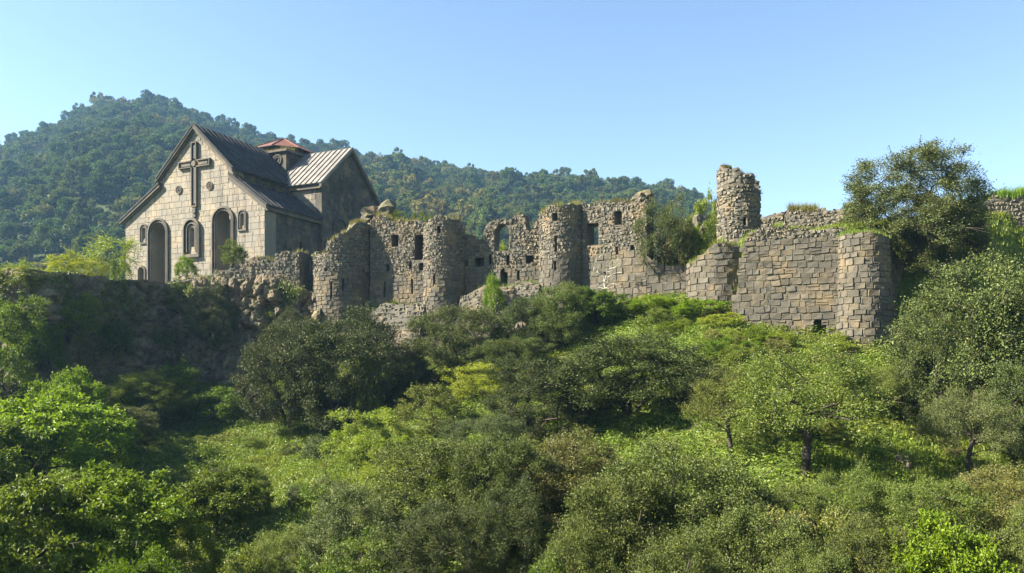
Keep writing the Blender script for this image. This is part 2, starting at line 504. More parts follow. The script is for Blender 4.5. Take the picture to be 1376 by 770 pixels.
def terrain_z(x, y):
    x = np.asarray(x, float); y = np.asarray(y, float)
    front = slope_z(x, y)
    w = np.clip((y - line_y(x)) / 0.5 + 0.5, 0, 1)
    # beyond the last round tower the bank is earth, not masonry: it falls over several metres
    bank = np.clip((x - 19.5) / 2, 0, 1)
    wb = np.clip((y - line_y(x) + 2.9) / 3.1, 0, 1)
    wb = wb * wb * (3 - 2 * wb)
    w = w * (1 - bank) + wb * bank
    z = front * (1 - w) + plateau_z(x, y) * w
    far = np.clip((np.maximum(np.abs(x) - 60, 0) + np.maximum(-25 - y, 0)) / 60, 0, 1)
    return z * (1 - far) + (-6) * far


def build_ground():
    xs = np.r_[-900, -600, -400, -250, -160, -110, -85, -70, np.arange(-60, 60.01, 0.5), 70, 85, 110, 160, 250, 400, 600, 900]
    ys = np.r_[-300, -150, -80, -50, -35, -28, np.arange(-25, 6, 1.5), np.arange(6, 76.01, 0.5), 80, 85, 92, 100, 110, 120, 140, 180, 250, 400, 600, 900]
    X, Y = np.meshgrid(xs, ys)
    Z = terrain_z(X, Y)
    ny, nx = X.shape
    idx = np.arange(nx * ny).reshape(ny, nx)
    Fq = np.stack([idx[:-1, :-1], idx[:-1, 1:], idx[1:, 1:], idx[1:, :-1]], -1).reshape(-1, 4)
    o = obj('ground', mk_mesh('ground', np.stack([X, Y, Z], -1), [Fq], [M['ground']], smooth=True))
    tag(o, kind='structure', label='grassy hillside soil sloping up to the fortress walls')


build_ground()

# hill behind
RID = [(-900, 320), (-500, 285), (-250, 240), (-60, 205), (0, 191), (60, 163), (100, 149), (150, 131), (200, 127), (240, 134), (300, 161), (360, 176), (430, 191), (520, 204), (600, 217), (680, 229),
       (750, 234), (820, 240), (900, 247), (950, 264), (1000, 292), (1060, 325), (1150, 370), (1400, 430), (2200, 480)]
RD = 430.0
RXP = np.array([p for p, _ in RID], float); RYP = np.array([y for _, y in RID], float)


def hill_z(x, y):
    x = np.asarray(x, float); y = np.asarray(y, float)
    px = CX + x / np.maximum(y, 100) * F_PX
    rz = (HY - np.interp(px, RXP, RYP)) / F_PX * RD - 6.5
    t = np.clip((y - 130) / (RD - 130), 0, 1)
    sh = t ** 0.85
    b = np.clip((y - RD) / 260, 0, 1)
    z = rz * sh * (1 - b * b) - 8 * (1 - t)
    spur = 11 * fbm(x / 85 + y / 260, y / 190, seed=5) * np.clip(t * 4, 0, 1) * np.clip((1 - t) * 5, 0.05, 1)
    return z + spur


def build_hill():
    xs = np.arange(-560, 520, 7.0); ys = np.arange(128, 700, 7.0)
    X, Y = np.meshgrid(xs, ys)
    Z = hill_z(X, Y) + 0.8 * vnoise(X / 9, Y / 9, seed=8)
    ny, nx = X.shape
    idx = np.arange(nx * ny).reshape(ny, nx)
    Fq = np.stack([idx[:-1, :-1], idx[:-1, 1:], idx[1:, 1:], idx[1:, :-1]], -1).reshape(-1, 4)
    o = obj('hill', mk_mesh('hill', np.stack([X, Y, Z], -1), [Fq], [M['hill']], smooth=True))
    tag(o, kind='structure', label='wooded hill with scrubby undergrowth behind the church')


build_hill()

# ------------------------------------------------------------------ masonry
def stone_variants(kind, n, seed):
    r = np.random.default_rng(seed)
    out = []
    for _ in range(n):
        if kind == 'ashlar':
            base = np.array([(-.5, -.5), (.5, -.5), (.5, .5), (-.5, .5)])
            mid = base + r.uniform(-.012, .012, (4, 2)); ins, fj = 0.965, 0.05
        else:
            lo, hi, j = (.02, .17, .03) if kind == 'rough' else (.08, .38, .06)
            mid = []
            for qx, qy, fl in ((1, -1, 0), (1, 1, 1), (-1, 1, 0), (-1, -1, 1)):
                ca, cb = r.uniform(lo, hi), r.uniform(lo, hi)
                a_, b_ = (qx * (.5 - ca), qy * .5), (qx * .5, qy * (.5 - cb))
                mid += [b_, a_] if fl else [a_, b_]
            mid = np.array(mid) + r.uniform(-j, j, (8, 2))
            ins, fj = (0.92, 0.10) if kind == 'rough' else (0.78, 0.25)
        k = len(mid)
        front = mid * ins + r.uniform(-.02, .02, (k, 2)) * (0 if kind == 'ashlar' else 1)
        V = np.vstack([np.c_[mid[:, 0], np.full(k, -.5), mid[:, 1]],
                       np.c_[mid[:, 0], np.full(k, .18) + (0 if kind == 'ashlar' else r.uniform(-.1, .1, k)), mid[:, 1]],
                       np.c_[front[:, 0], np.full(k, .42) + r.uniform(-fj, fj, k), front[:, 1]]])
        Fs = []
        for a in (0, k):
            Fs += [(a + i, a + k + i, a + k + (i + 1) % k, a + (i + 1) % k) for i in range(k)]
        out.append((V, np.array(Fs, int), np.array([tuple(range(3 * k - 1, 2 * k - 1, -1))], int)))
    return out


SV = {k: stone_variants(k, 7, 11 + i) for i, k in enumerate(('ashlar', 'rough', 'rubble'))}
_sv_mesh = {}


def sv_mesh(kind, i, mat):
    key = (kind, i, mat.name)
    if key not in _sv_mesh:
        V, Fq, Fn = SV[kind][i]
        _sv_mesh[key] = mk_mesh('stone', V, [Fq, Fn], [mat])
    return _sv_mesh[key]


class Straight:
    def __init__(self, a, b, batter=0.0, zref=0.0):
        self.a = np.array([(a[0] - CX) / F_PX * a[1], a[1]]); self.b = np.array([(b[0] - CX) / F_PX * b[1], b[1]])
        d = self.b - self.a
        self.L = float(np.hypot(*d)); self.t = d / self.L
        self.n = np.array([self.t[1], -self.t[0]])
        if self.n[1] > 0 and abs(self.n[1]) > 0.2: self.n = -self.n
        self.batter, self.zref = batter, zref

    def pos(self, s, z=0.0):
        return self.a + self.t * s + self.n * self.batter * max(0, self.zref - z), self.n

    def s_px(self, px):
        k = (px - CX) / F_PX
        return (k * self.a[1] - self.a[0]) / (self.t[0] - k * self.t[1])

    def depth(self, px):
        return float((self.a + self.t * self.s_px(px))[1])

    def z_px(self, px, py):
        return zy(py, self.depth(px))


class Round:
    """Arc of a round tower; s runs along the circumference from angle a0 to a1 (angles from the direction facing the viewer, + to the right)."""
    def __init__(self, c, r, a0, a1, batter=0.0, zref=0.0):
        self.c = np.array([(c[0] - CX) / F_PX * c[1], c[1]]); self.r = r
        self.a0, self.a1 = math.radians(a0), math.radians(a1)
        self.L = r * (self.a1 - self.a0)
        v = -self.c / np.hypot(*self.c)
        self.view = math.atan2(v[0], -v[1])
        self.batter, self.zref = batter, zref

    def pos(self, s, z=0.0):
        a = self.a0 + s / self.r + self.view
        n = np.array([math.sin(a), -math.cos(a)])
        return self.c + n * (self.r + self.batter * max(0, self.zref - z)), n

    def s_px(self, px):
        k = (px - CX) / F_PX
        d = np.array([k, 1.0]); d /= np.hypot(*d)
        b = float(d @ self.c); q = b * b - float(self.c @ self.c) + self.r ** 2
        if q <= 0:
            ang = math.pi / 2 if k > self.c[0] / self.c[1] else -math.pi / 2
        else:
            p = d * (b - math.sqrt(q)) - self.c
            ang = math.atan2(p[0], -p[1]) - self.view
        return (ang - self.a0) * self.r

    def depth(self, px):
        return float(self.pos(self.s_px(px))[0][1])

    def z_px(self, px, py):
        return zy(py, self.depth(px))


def profile(path, pts):
    """pts: (px, py) of the ruined top edge -> function of s."""
    S = np.array([path.s_px(p) for p, _ in pts]); Z = np.array([path.z_px(p, y) for p, y in pts])
    o = np.argsort(S, kind='stable')
    S, Z = S[o], Z[o]
    return lambda s: np.interp(s, S, Z)


def hole(path, px0, px1, py0, py1, arch=False, back=None):
    """Window given by its picture edges: (s0, s1, z0, z1, arch, depth of the closed back or None for a through opening)."""
    s0, s1 = sorted((path.s_px(px0), path.s_px(px1)))
    pm = (px0 + px1) / 2
    return (s0, s1, path.z_px(pm, py1), path.z_px(pm, py0), arch, back)


def hole_hi(h, s):
    s0, s1, z0, z1, arch, _ = h
    if not arch: return z1
    r = (s1 - s0) / 2
    t = max(0.0, 1 - ((s - (s0 + s1) / 2) / r) ** 2)
    return z1 - r * (1 - math.sqrt(t))


def masonry(name, label, cat, path, base, top, thick, holes, styles, mat_core, n_single=0, rag=0.12, seed=1, group=None, s_range=None, parent=None,
            rec=0.035, cap=False, step=0.35, z_extra=None):
    """A wall: a solid core with real openings and, proud of it, separate stones. styles: list of (z_from, kind, h0, h1, w0, w1, gap, mat)."""
    r = np.random.default_rng(seed)
    s_a, s_b = s_range or (0.0, path.L)
    bp = list(np.arange(s_a, s_b, step)) + [s_b]
    for h in holes:
        bp += [h[0], h[1]]
        if h[4]: bp += list(np.linspace(h[0], h[1], 9)[1:-1])
    bp = sorted(set(round(float(b), 4) for b in bp if s_a - 1e-6 <= b <= s_b + 1e-6))
    bp = [b for i, b in enumerate(bp) if i == 0 or b - bp[i - 1] > 0.004]
    basef = base if callable(base) else (lambda s: base)
    def topr(s):
        return float(top(s)) + rag * (float(vnoise(np.array(s * 2.1), np.array(seed * 3.7))) + 0.7 * float(vnoise(np.array(s * 6.0), np.array(seed * 1.7))))
    T = {b: topr(b) for b in bp}
    mb = MB()
    def P(s, z, back):
        p, n = path.pos(s, z)
        p = p - n * (thick if back else rec)
        return (p[0], p[1], z)
    ivs = []
    for a, b in zip(bp[:-1], bp[1:]):
        m = (a + b) / 2
        cur = [(basef(a), basef(b), T[a], T[b])]
        for h in sorted([h for h in holes if h[0] - 1e-6 <= m <= h[1] + 1e-6], key=lambda h: h[2]):
            lo = cur.pop()
            ha, hb = hole_hi(h, a), hole_hi(h, b)
            if h[2] >= min(lo[2], lo[3]): cur.append(lo); continue
            cur.append((lo[0], lo[1], h[2], h[2]))
            if ha < lo[2] - 0.02 and hb < lo[3] - 0.02: cur.append((ha, hb, lo[2], lo[3]))
        ivs.append(cur)
    for i, (a, b) in enumerate(zip(bp[:-1], bp[1:])):
        for (za, zb, ta, tb) in ivs[i]:
            if ta - za < 0.01 and tb - zb < 0.01: continue
            V = [P(a, za, 0), P(b, zb, 0), P(b, tb, 0), P(a, ta, 0), P(a, za, 1), P(b, zb, 1), P(b, tb, 1), P(a, ta, 1)]
            Fs = [(0, 1, 2, 3), (5, 4, 7, 6), (3, 2, 6, 7), (0, 4, 5, 1)]
            if i == 0 or len(ivs[i - 1]) != len(ivs[i]) or len(ivs[i]) > 1: Fs.append((0, 3, 7, 4))
            if i == len(ivs) - 1 or len(ivs[i + 1]) != len(ivs[i]) or len(ivs[i]) > 1: Fs.append((1, 5, 6, 2))
            mb.add(V, Fs)
    for h in holes:
        if h[5]:
            def Q(s, z):
                p, n = path.pos(s, z); p = p - n * h[5]; return (p[0], p[1], z)
            mb.add([Q(h[0] - .02, h[2] - .02), Q(h[1] + .02, h[2] - .02), Q(h[1] + .02, h[3] + .02), Q(h[0] - .02, h[3] + .02)], [(0, 1, 2, 3)])
    root = mb.build(name, mat_core, parent)
    if parent is None: tag(root, label, cat, group, 'thing')
    # stones
    zmin = min(basef(b) for b in bp); zmax = max(T.values())
    stones = []
    z = zmin
    row = 0
    while z < zmax:
        st = [q for q in styles if q[0] <= z + 0.05][-1]
        _, kind, h0, h1, w0, w1, gap, mat = st
        hh = r.uniform(h0, h1)
        nxt = [q[0] for q in styles if q[0] > z + 0.05]
        s = s_a + r.uniform(-w0, 0)
        while s < s_b:
            w = r.uniform(w0, w1)
            if kind == 'rubble': w *= r.choice([0.7, 1.0, 1.25])
            e = s + w
            sa, sb = max(s, s_a), min(e, s_b)
            s = e
            segs = [(sa, sb)]
            zc0 = z + hh / 2 + (0.09 * float(vnoise(np.array(sa * 0.7), np.array(row * 0.31 + seed))) if kind != 'ashlar' else 0)
            for h in holes:
                if h[2] - hh * 0.3 < zc0:
                    hi = hole_hi(h, min(max((sa + sb) / 2, h[0]), h[1]))
                    if zc0 > hi + hh * 0.3: continue
                    new = []
                    for (p, q) in segs:
                        if q <= h[0] or p >= h[1]: new.append((p, q)); continue
                        if p < h[0]: new.append((p, h[0]))
                        if q > h[1]: new.append((h[1], q))
                    segs = new
            for p, q in segs:
                if q - p < 0.09: continue
                m = (p + q) / 2
                zc = zc0; hs = hh
                if kind == 'rubble':
                    zc += r.normal(0, 0.03); hs *= r.uniform(0.75, 1.2)
                elif kind == 'rough':
                    zc += r.normal(0, 0.012); hs *= r.uniform(0.93, 1.05)
                tp = topr(m)
                if kind == 'ashlar': tp = min(topr(p), topr(q), tp) + 0.05
                if zc + hs * 0.5 > tp + (0.0 if kind == 'ashlar' else 0.10):
                    if kind == 'ashlar' and tp - (zc - hs / 2) > 0.15:
                        zt = tp - 0.02; zb_ = zc - hs / 2; zc = (zt + zb_) / 2; hs = zt - zb_
                    else: continue
                if zc - hs * 0.3 < basef(m): continue
                if kind == 'rough' and r.random() < .16 and hs > .27:      # two thin stones instead of one
                    fr = r.uniform(.38, .62); zb_ = zc - hs / 2
                    stones.append((m, zb_ + hs * fr / 2, q - p - gap, hs * fr - gap, kind, int(r.integers(7)), mat, r.uniform(-1, 1)))
                    stones.append((m, zb_ + hs * (1 + fr) / 2, q - p - gap, hs * (1 - fr) - gap, kind, int(r.integers(7)), mat, r.uniform(-1, 1)))
                    continue
                stones.append((m, zc, q - p - gap, hs - gap, kind, int(r.integers(7)), mat, r.uniform(-1, 1)))
        z += hh
        if nxt and z > nxt[0] - 0.06: z = max(z, nxt[0])
        row += 1
    order = sorted(range(len(stones)), key=lambda i: -stones[i][2] * stones[i][3])
    single = set(i for i in order if stones[i][4] in ('ashlar', 'rough'))
    single = set([i for i in order if i in single][:n_single])
    bv, bq, bn, bmats, nv = [], {}, {}, [], 0
    soup = {}
    for i, (s, z, w, h, kind, vi, mat, ro) in enumerate(stones):
        p, n = path.pos(s, z)
        ang = math.atan2(-n[0], n[1])
        dep = {'ashlar': 0.10, 'rough': 0.20, 'rubble': 0.24}[kind]
        pr = {'ashlar': 0.008, 'rough': 0.018, 'rubble': 0.03}[kind]
        c = p - n * (dep * 0.42 - ro * pr)
        sc = (w, dep, h)
        tilt = {'ashlar': 0.0, 'rough': 0.035, 'rubble': 0.16}[kind] * ro
        if i in single:
            o = obj('stone', sv_mesh(kind, vi, mat), root, (c[0], c[1], z), 0, sc)
            o.rotation_euler = (0, tilt, ang)
        else:
            V, Fq, Fn = SV[kind][vi]
            L = V * np.array(sc)
            ct, stt = math.cos(tilt), math.sin(tilt)
            L = np.c_[L[:, 0] * ct + L[:, 2] * stt, L[:, 1], -L[:, 0] * stt + L[:, 2] * ct]
            ca, sa_ = math.cos(ang), math.sin(ang)
            W = np.c_[L[:, 0] * ca - L[:, 1] * sa_ + c[0], L[:, 0] * sa_ + L[:, 1] * ca + c[1], L[:, 2] + z]
            d = soup.setdefault(mat.name, {'v': [], 'q': [], 'n': {}, 'c': 0, 'mat': mat})
            d['v'].append(W); d['q'].append(Fq + d['c']); d['n'].setdefault(Fn.shape[1], []).append(Fn + d['c'])
            d['c'] += len(W)
    for d in soup.values():
        me = mk_mesh('small_stones', np.vstack(d['v']), [np.vstack(d['q'])] + [np.vstack(x) for x in d['n'].values()], [d['mat']])
        tag(obj('small_stones', me, root), kind='stuff')
    return root, bp, topr


def blades(points, n_per, h0, h1, spread, r, width=0.012, lean=0.5):
    """Grass blades at points -> verts, tris."""
    P = np.repeat(np.asarray(points, float), n_per, axis=0)
    k = len(P)
    P = P + np.c_[r.normal(0, spread, k), r.normal(0, spread, k), np.zeros(k)]
    h = r.uniform(h0, h1, k)
    a = r.uniform(0, 2 * math.pi, k)
    ln = r.uniform(0, lean, k) * h
    side = np.c_[np.cos(a), np.sin(a), np.zeros(k)] * (width * r.uniform(.6, 1.4, k))[:, None]
    tip = P + np.c_[-np.sin(a) * ln, np.cos(a) * ln, h]
    V = np.stack([P - side - [0, 0, .04], P + side - [0, 0, .04], tip], 1).reshape(-1, 3)
    return V, np.arange(3 * k).reshape(-1, 3)


def leaves(C, D, L, W, r, fold=0.25, up=None):
    """Diamond leaves folded on the midrib. C centres, D axis directions, L, W arrays."""
    k = len(C)
    D = D / (np.linalg.norm(D, axis=1, keepdims=True) + 1e-9)
    R_ = r.normal(0, 1, (k, 3)) + (np.zeros(3) if up is None else up)
    S = np.cross(D, R_); S /= (np.linalg.norm(S, axis=1, keepdims=True) + 1e-9)
    Nn = np.cross(S, D)
    L = np.broadcast_to(L, (k,))[:, None]; W = np.broadcast_to(W, (k,))[:, None]
    b = C - D * L * .5; t = C + D * L * .5
    m = C - D * L * .05 + Nn * W * fold
    V = np.stack([b, m + S * W * .5, t, m - S * W * .5], 1).reshape(-1, 3)
    i = np.arange(k) * 4
    Fs = np.stack([np.c_[i, i + 1, i + 2], np.c_[i, i + 2, i + 3]], 1).reshape(-1, 3)
    return V, Fs


def top_plants(root, path, bp, topr, thick, seed, dens=5, mat='drygrass', s0=None, s1=None, h=0.32, nleaf=0):
    """Grass rooted along the ruined top of a wall."""
    r = np.random.default_rng(seed)
    a, b = (bp[0] if s0 is None else s0), (bp[-1] if s1 is None else s1)
    n = int((b - a) * dens * 2)
    if n < 1: return
    pts = []
    for _ in range(n):
        s = r.uniform(a, b)
        if vnoise(np.array(s * 1.3), np.array(seed * 1.3)) < r.uniform(-.35, .35): continue
        p, nn = path.pos(s, 99)
        p = p - nn * r.uniform(0.02, thick * .9)
        pts.append((p[0], p[1], topr(s) - .02))
    if not pts: return
    V, Ft = blades(pts, 22, .10, h, .09, r, .014, .9)
    Vs, Fs = [V], [Ft]
    o = obj('grass', mk_mesh('grass', V, [Ft], [M[mat]]), root)
    tag(o, kind='stuff')


RUB = lambda z, mat=None: (z, 'rubble', 0.14, 0.25, 0.15, 0.32, 0.004, mat or M['rubble'])
BLK = lambda z: (z, 'rough', 0.30, 0.44, 0.32, 0.75, 0.012, M['block'])
MED = lambda z: (z, 'rough', 0.24, 0.34, 0.26, 0.6, 0.01, M['block'])
WALLS = 'ruined fortress walls and towers'

# A: rubble wall along the cliff edge below the church
pa = Straight((226, 57.0), (402, 54.2))
ta = profile(pa, [(226, 378), (250, 374), (275, 372), (290, 366), (312, 356), (330, 352), (338, 346), (352, 345), (362, 352), (372, 340), (388, 337), (402, 338)])
ra = masonry('rubble_wall', 'mossy rubble wall along the cliff edge below the church front', 'wall', pa, lambda s: 3.4, ta, 1.5, [], [RUB(-9)], M['mortar'], rag=0.16, seed=3)
top_plants(ra[0], pa, ra[1], ra[2], 1.4, 5, 7, 'drygrass', h=.4)

# T1: broad half-round bastion
p1 = Round((462, 54.6), 2.15, -88, 100)
t1 = profile(p1, [(421, 343), (437, 340), (439, 324), (449, 322), (451, 330), (455, 318), (466, 308), (476, 302), (488, 297), (497, 302), (503, 312)])
h1 = [hole(p1, 443.6, 446.2, 378, 401, back=.5), hole(p1, 459.4, 462, 374, 391, back=.5), hole(p1, 436.5, 439.5, 361, 364, back=.3)]
r1 = masonry('round_tower', 'broad half-round bastion with two arrow slits next to the church', 'tower', p1, 1.2, t1, 1.3, h1, [MED(-9), RUB(6.6)], M['mortar'], n_single=300, rag=.12, seed=5)
top_plants(r1[0], p1, r1[1], r1[2], 1.2, 8, 8, 'drygrass', h=.4)
pb = Straight((417, 55.6), (426, 54.9))
rb = masonry('wall_stub', 'short stub of wall joining the rubble wall to the broad bastion', 'wall', pb, 1.2, profile(pb, [(417, 341), (426, 341)]), 1.2, [], [MED(-9), RUB(6.6)], M['mortar'], rag=.1, seed=6)

# C: wall with the two square windows
pc = Straight((497, 53.6), (574, 51.9))
tc = profile(pc, [(497, 298), (503, 290), (515, 290), (525, 296), (545, 299), (560, 296), (574, 298)])
hc = [hole(pc, 525.5, 535, 315, 331.5, back=1.0), hole(pc, 557, 573, 315, 349, back=1.1), hole(pc, 549.5, 553, 352, 361, back=.6), hole(pc, 552.2, 554.8, 375, 395, back=.5),
      hole(pc, 519, 523, 355, 364, back=.5), hole(pc, 515.2, 517.8, 378, 399, back=.5), hole(pc, 563, 572, 353, 363, back=.7)]
rc = masonry('curtain_wall', 'ruined wall with two square windows between the broad bastion and slim tower', 'wall', pc, 1.5, tc, 1.3, hc, [MED(-9), RUB(6.2)], M['mortar'], n_single=120, seed=9)
top_plants(rc[0], pc, rc[1], rc[2], 1.2, 11, 9, 'drygrass', h=.45)
pcb = Straight((494, 53.2), (576, 51.6), batter=0.4, zref=5.6)
rcb = masonry('rubble_buttress', 'sloping rubble buttress at the foot of the two-window wall', 'buttress', pcb, -0.5,
              profile(pcb, [(494, 418), (508, 420), (520, 408), (535, 409), (552, 412), (565, 409), (576, 412)]), 0.8, [], [(-9, 'rubble', .24, .36, .28, .5, .015, M['rubble'])], M['mortar'], rag=.1, seed=12)
top_plants(rcb[0], pcb, rcb[1], rcb[2], .7, 12, 6, 'grass', h=.4)

# T2: slim round tower
p2 = Round((597, 51.9), 1.42, -100, 105, batter=0.012, zref=8)
t2 = profile(p2, [(570, 301), (578, 294), (590, 290), (600, 291), (607, 296), (615, 294), (622, 303), (626, 315)])
h2 = [hole(p2, 582.2, 585, 368, 382, back=.5), hole(p2, 587, 592, 303, 313, back=.5)]
r2 = masonry('round_tower', 'slim round tower beside the wall with two square windows', 'tower', p2, 0.8, t2, 1.1, h2, [MED(-9), RUB(6.0)], M['mortar'], n_single=200, rag=.2, seed=15)
top_plants(r2[0], p2, r2[1], r2[2], 1.0, 14, 9, 'drygrass', h=.45)

# D: wall with the ruined arch
pd_ = Straight((622, 51.7), (732, 49.6))
td = profile(pd_, [(622, 314), (634, 316), (640, 321), (649, 322), (650.5, 305), (657, 299), (666, 295), (676, 293), (684, 296), (690, 290), (698, 287), (705, 289), (706.5, 311), (716, 312), (718, 300), (724, 291), (732, 287)])
hd = [hole(pd_, 664, 683.5, 301, 337, arch=True), hole(pd_, 638, 650, 346, 358, back=.9), hole(pd_, 625, 628, 349, 357, back=.5), hole(pd_, 656.8, 660, 342, 355, back=.5),
      hole(pd_, 680, 684.5, 343, 356, back=.5), hole(pd_, 706, 717, 343, 354, back=.9), hole(pd_, 672.5, 682, 360, 384, arch=True, back=1.0), hole(pd_, 694.8, 698, 363, 377, back=.5)]
rd_ = masonry('curtain_wall', 'ruined wall with a broken freestanding arch on its top', 'wall', pd_, 1.8, td, 0.95, hd, [MED(-9), RUB(6.4)], M['mortar'], n_single=120, rag=.07, seed=18)
top_plants(rd_[0], pd_, rd_[1], rd_[2], .9, 16, 4, 'drygrass', h=.3)
pdb = Straight((624, 51.0), (728, 48.9), batter=0.4, zref=6.2)
rdb = masonry('rubble_buttress', 'sloping rubble footing below the wall with the broken arch', 'buttress', pdb, -0.3,
              profile(pdb, [(624, 400), (640, 393), (655, 384), (668, 388), (690, 386), (710, 380), (728, 384)]), 0.7, [], [(-9, 'rubble', .2, .32, .25, .45, .015, M['rubble'])], M['mortar'], rag=.1, seed=19)
top_plants(rdb[0], pdb, rdb[1], rdb[2], .6, 18, 6, 'grass', h=.4)

# T3: thick round tower
p3 = Round((756, 49.4), 1.52, -100, 110, batter=0.02, zref=9)
t3 = profile(p3, [(724, 292), (730, 283), (738, 277), (757, 273), (775, 274), (787, 275)])
h3 = [hole(p3, 742, 749, 285, 296, back=.8), hole(p3, 745.2, 748.4, 316, 338, back=.6), hole(p3, 744.4, 747.4, 350, 363, back=.6)]
r3 = masonry('round_tower', 'round tower between the broken arch and the tall wall with see-through windows', 'tower', p3, 1.6, t3, 1.15, h3, [MED(-9), RUB(6.7)], M['mortar'], n_single=200, seed=22)
top_plants(r3[0], p3, r3[1], r3[2], 1.1, 20, 10, 'drygrass', h=.5)

# E: tall wall with see-through windows, and the lower ashlar wall it stands on
pe = Straight((782, 48.3), (869, 45.9))
te = profile(pe, [(782, 276), (800, 273), (830, 271), (852, 271), (854, 266), (869, 267)])
he = [hole(pe, 788, 804, 300, 330), hole(pe, 825, 835.5, 283, 302), hole(pe, 846.5, 851.5, 329, 338, back=.6), hole(pe, 827.5, 830.5, 331, 342, back=.5), hole(pe, 810.5, 814, 365, 374, back=.5)]
re_ = masonry('curtain_wall', 'tall ruined wall pierced by two see-through windows with the hill behind', 'wall', pe, 2.2, te, 1.15, he, [(-9, 'rough', .36, .52, .38, .85, .012, M['block']), RUB(7.1)], M['mortar'], n_single=200, seed=25)
top_plants(re_[0], pe, re_[1], re_[2], 1.1, 22, 9, 'drygrass', h=.35)
pe2 = Straight((869, 45.9), (932, 44.7))
re2 = masonry('curtain_wall', 'low wall of big squared blocks between the ivy bush and the tall tower', 'wall', pe2, 2.2,
              profile(pe2, [(869, 344), (884, 352), (900, 357), (928, 359)]), 1.1, [], [(-9, 'rough', .36, .52, .38, .85, .012, M['block'])], M['mortar'], n_single=200, seed=27, rag=.08)
top_plants(re2[0], pe2, re2[1], re2[2], 1.0, 24, 9, 'grass', h=.4)

# T4: tall ruined tower: wide drum below, slim shaft above
p4 = Round((967, 43.6), 1.86, -95, 100, batter=0.03, zref=6)
t4 = profile(p4, [(921, 358), (930, 352), (940, 344), (950, 335), (960, 327), (972, 326), (990, 330), (1005, 338)])
r4 = masonry('tower_drum', 'wide drum of squared blocks at the foot of the tall broken tower', 'tower', p4, 2.2, t4, 1.5, [], [(-9, 'rough', .28, .44, .3, .7, .012, M['block']), RUB(6.35)], M['mortar'], n_single=250, seed=30, rag=.08)
top_plants(r4[0], p4, r4[1], r4[2], 1.4, 26, 12, 'grass', h=.5)
p4u = Round((992.5, 43.4), 1.2, -180, 180)
def t4top(s, P=p4u):
    a = (P.a0 + s / P.r)
    z = zy(234, 43.4) - 0.25 * math.sin(a * 1.0) + 0.2 * math.cos(2 * a + 1)
    return z - (0.8 if 0.9 < a < 1.7 else 0)
r4u = masonry('round_tower', 'tall slim broken tower shaft standing against the sky', 'tower', p4u, 5.4, t4top, 0.75, [hole(p4u, 999, 1003, 291, 303, back=.5)],
              [(-9, 'rubble', .16, .28, .2, .42, .012, M['rubble'])], M['mortar'], rag=.34, seed=33)
top_plants(r4u[0], p4u, r4u[1], r4u[2], .7, 28, 4, 'drygrass', h=.25)

# F: big squared-block wall
pf = Straight((983, 40.0), (1136, 37.7))
tf = profile(pf, [(983, 425), (986, 400), (991, 385), (994, 372), (996, 345), (998, 324), (1008, 316), (1016, 310), (1030, 303), (1050, 304), (1075, 308), (1096, 309), (1118, 306), (1134, 308)])
hf = [hole(pf, 1092, 1110, 437, 452, back=.9), hole(pf, 1094, 1104, 430, 437.2, back=.9)]
rf = masonry('curtain_wall', 'broad wall of big squared blocks with a dark hole near its foot', 'wall', pf, -0.2, tf, 1.2, hf,
             [(-9, 'rough', .25, .40, .26, .66, .012, M['block']), (5.35, 'rough', .24, .36, .28, .65, .012, M['block']), RUB(6.55)], M['mortar'], n_single=300, rag=.08, seed=36)
top_plants(rf[0], pf, rf[1], rf[2], 1.1, 30, 9, 'grass', h=.35)

# T5: leaning-sided round tower at the end
p5 = Round((1161, 36.9), 1.13, -120, 120, batter=0.022, zref=6.6)
t5 = profile(p5, [(1130, 315), (1145, 312), (1162, 311), (1185, 314), (1192, 318)])
r5 = masonry('round_tower', 'tapering round tower of squared blocks beside the wall with the dark hole', 'tower', p5, -0.4, t5, 1.0, [],
             [(-9, 'rough', .25, .40, .26, .6, .012, M['block'])], M['mortar'], n_single=300, rag=.04, seed=39)
top_plants(r5[0], p5, r5[1], r5[2], .9, 32, 14, 'grass', h=.25)

# G: shaded wall turning away
pg = Straight((1184, 37.4), (1285, 41.8))
rg = masonry('curtain_wall', 'shaded block wall turning away beyond the tapering round tower', 'wall', pg, -0.4,
             profile(pg, [(1188, 328), (1205, 335), (1225, 352), (1245, 375), (1262, 395), (1285, 420)]), 1.2, [], [(-9, 'rough', .25, .40, .26, .66, .012, M['block'])], M['mortar'], n_single=120, rag=.12, seed=42)

# H: low dry wall on the mound behind the big wall
ph = Straight((1018, 46.5), (1150, 43.5))
rh = masonry('rubble_wall', 'low rubble wall on the grassy mound behind the wall of big blocks', 'wall', ph, 7.0,
             profile(ph, [(1018, 294), (1040, 289), (1060, 283), (1090, 284), (1120, 281), (1150, 283)]), 1.0, [], [RUB(-9)], M['mortar'], rag=.15, seed=45)
top_plants(rh[0], ph, rh[1], rh[2], .9, 34, 30, 'drygrass', h=.6)
ph2 = Straight((1290, 43.5), (1420, 42.5))
rh2 = masonry('rubble_wall', 'low overgrown rubble wall on the sunny bank beyond the wall-top tree', 'wall', ph2, 7.5,
              profile(ph2, [(1290, 280), (1310, 274), (1340, 266), (1376, 260), (1420, 256)]), 1.0, [], [RUB(-9)], M['mortar'], rag=.2, seed=46)
top_plants(rh2[0], ph2, rh2[1], rh2[2], .9, 36, 45, 'grass', h=.7)

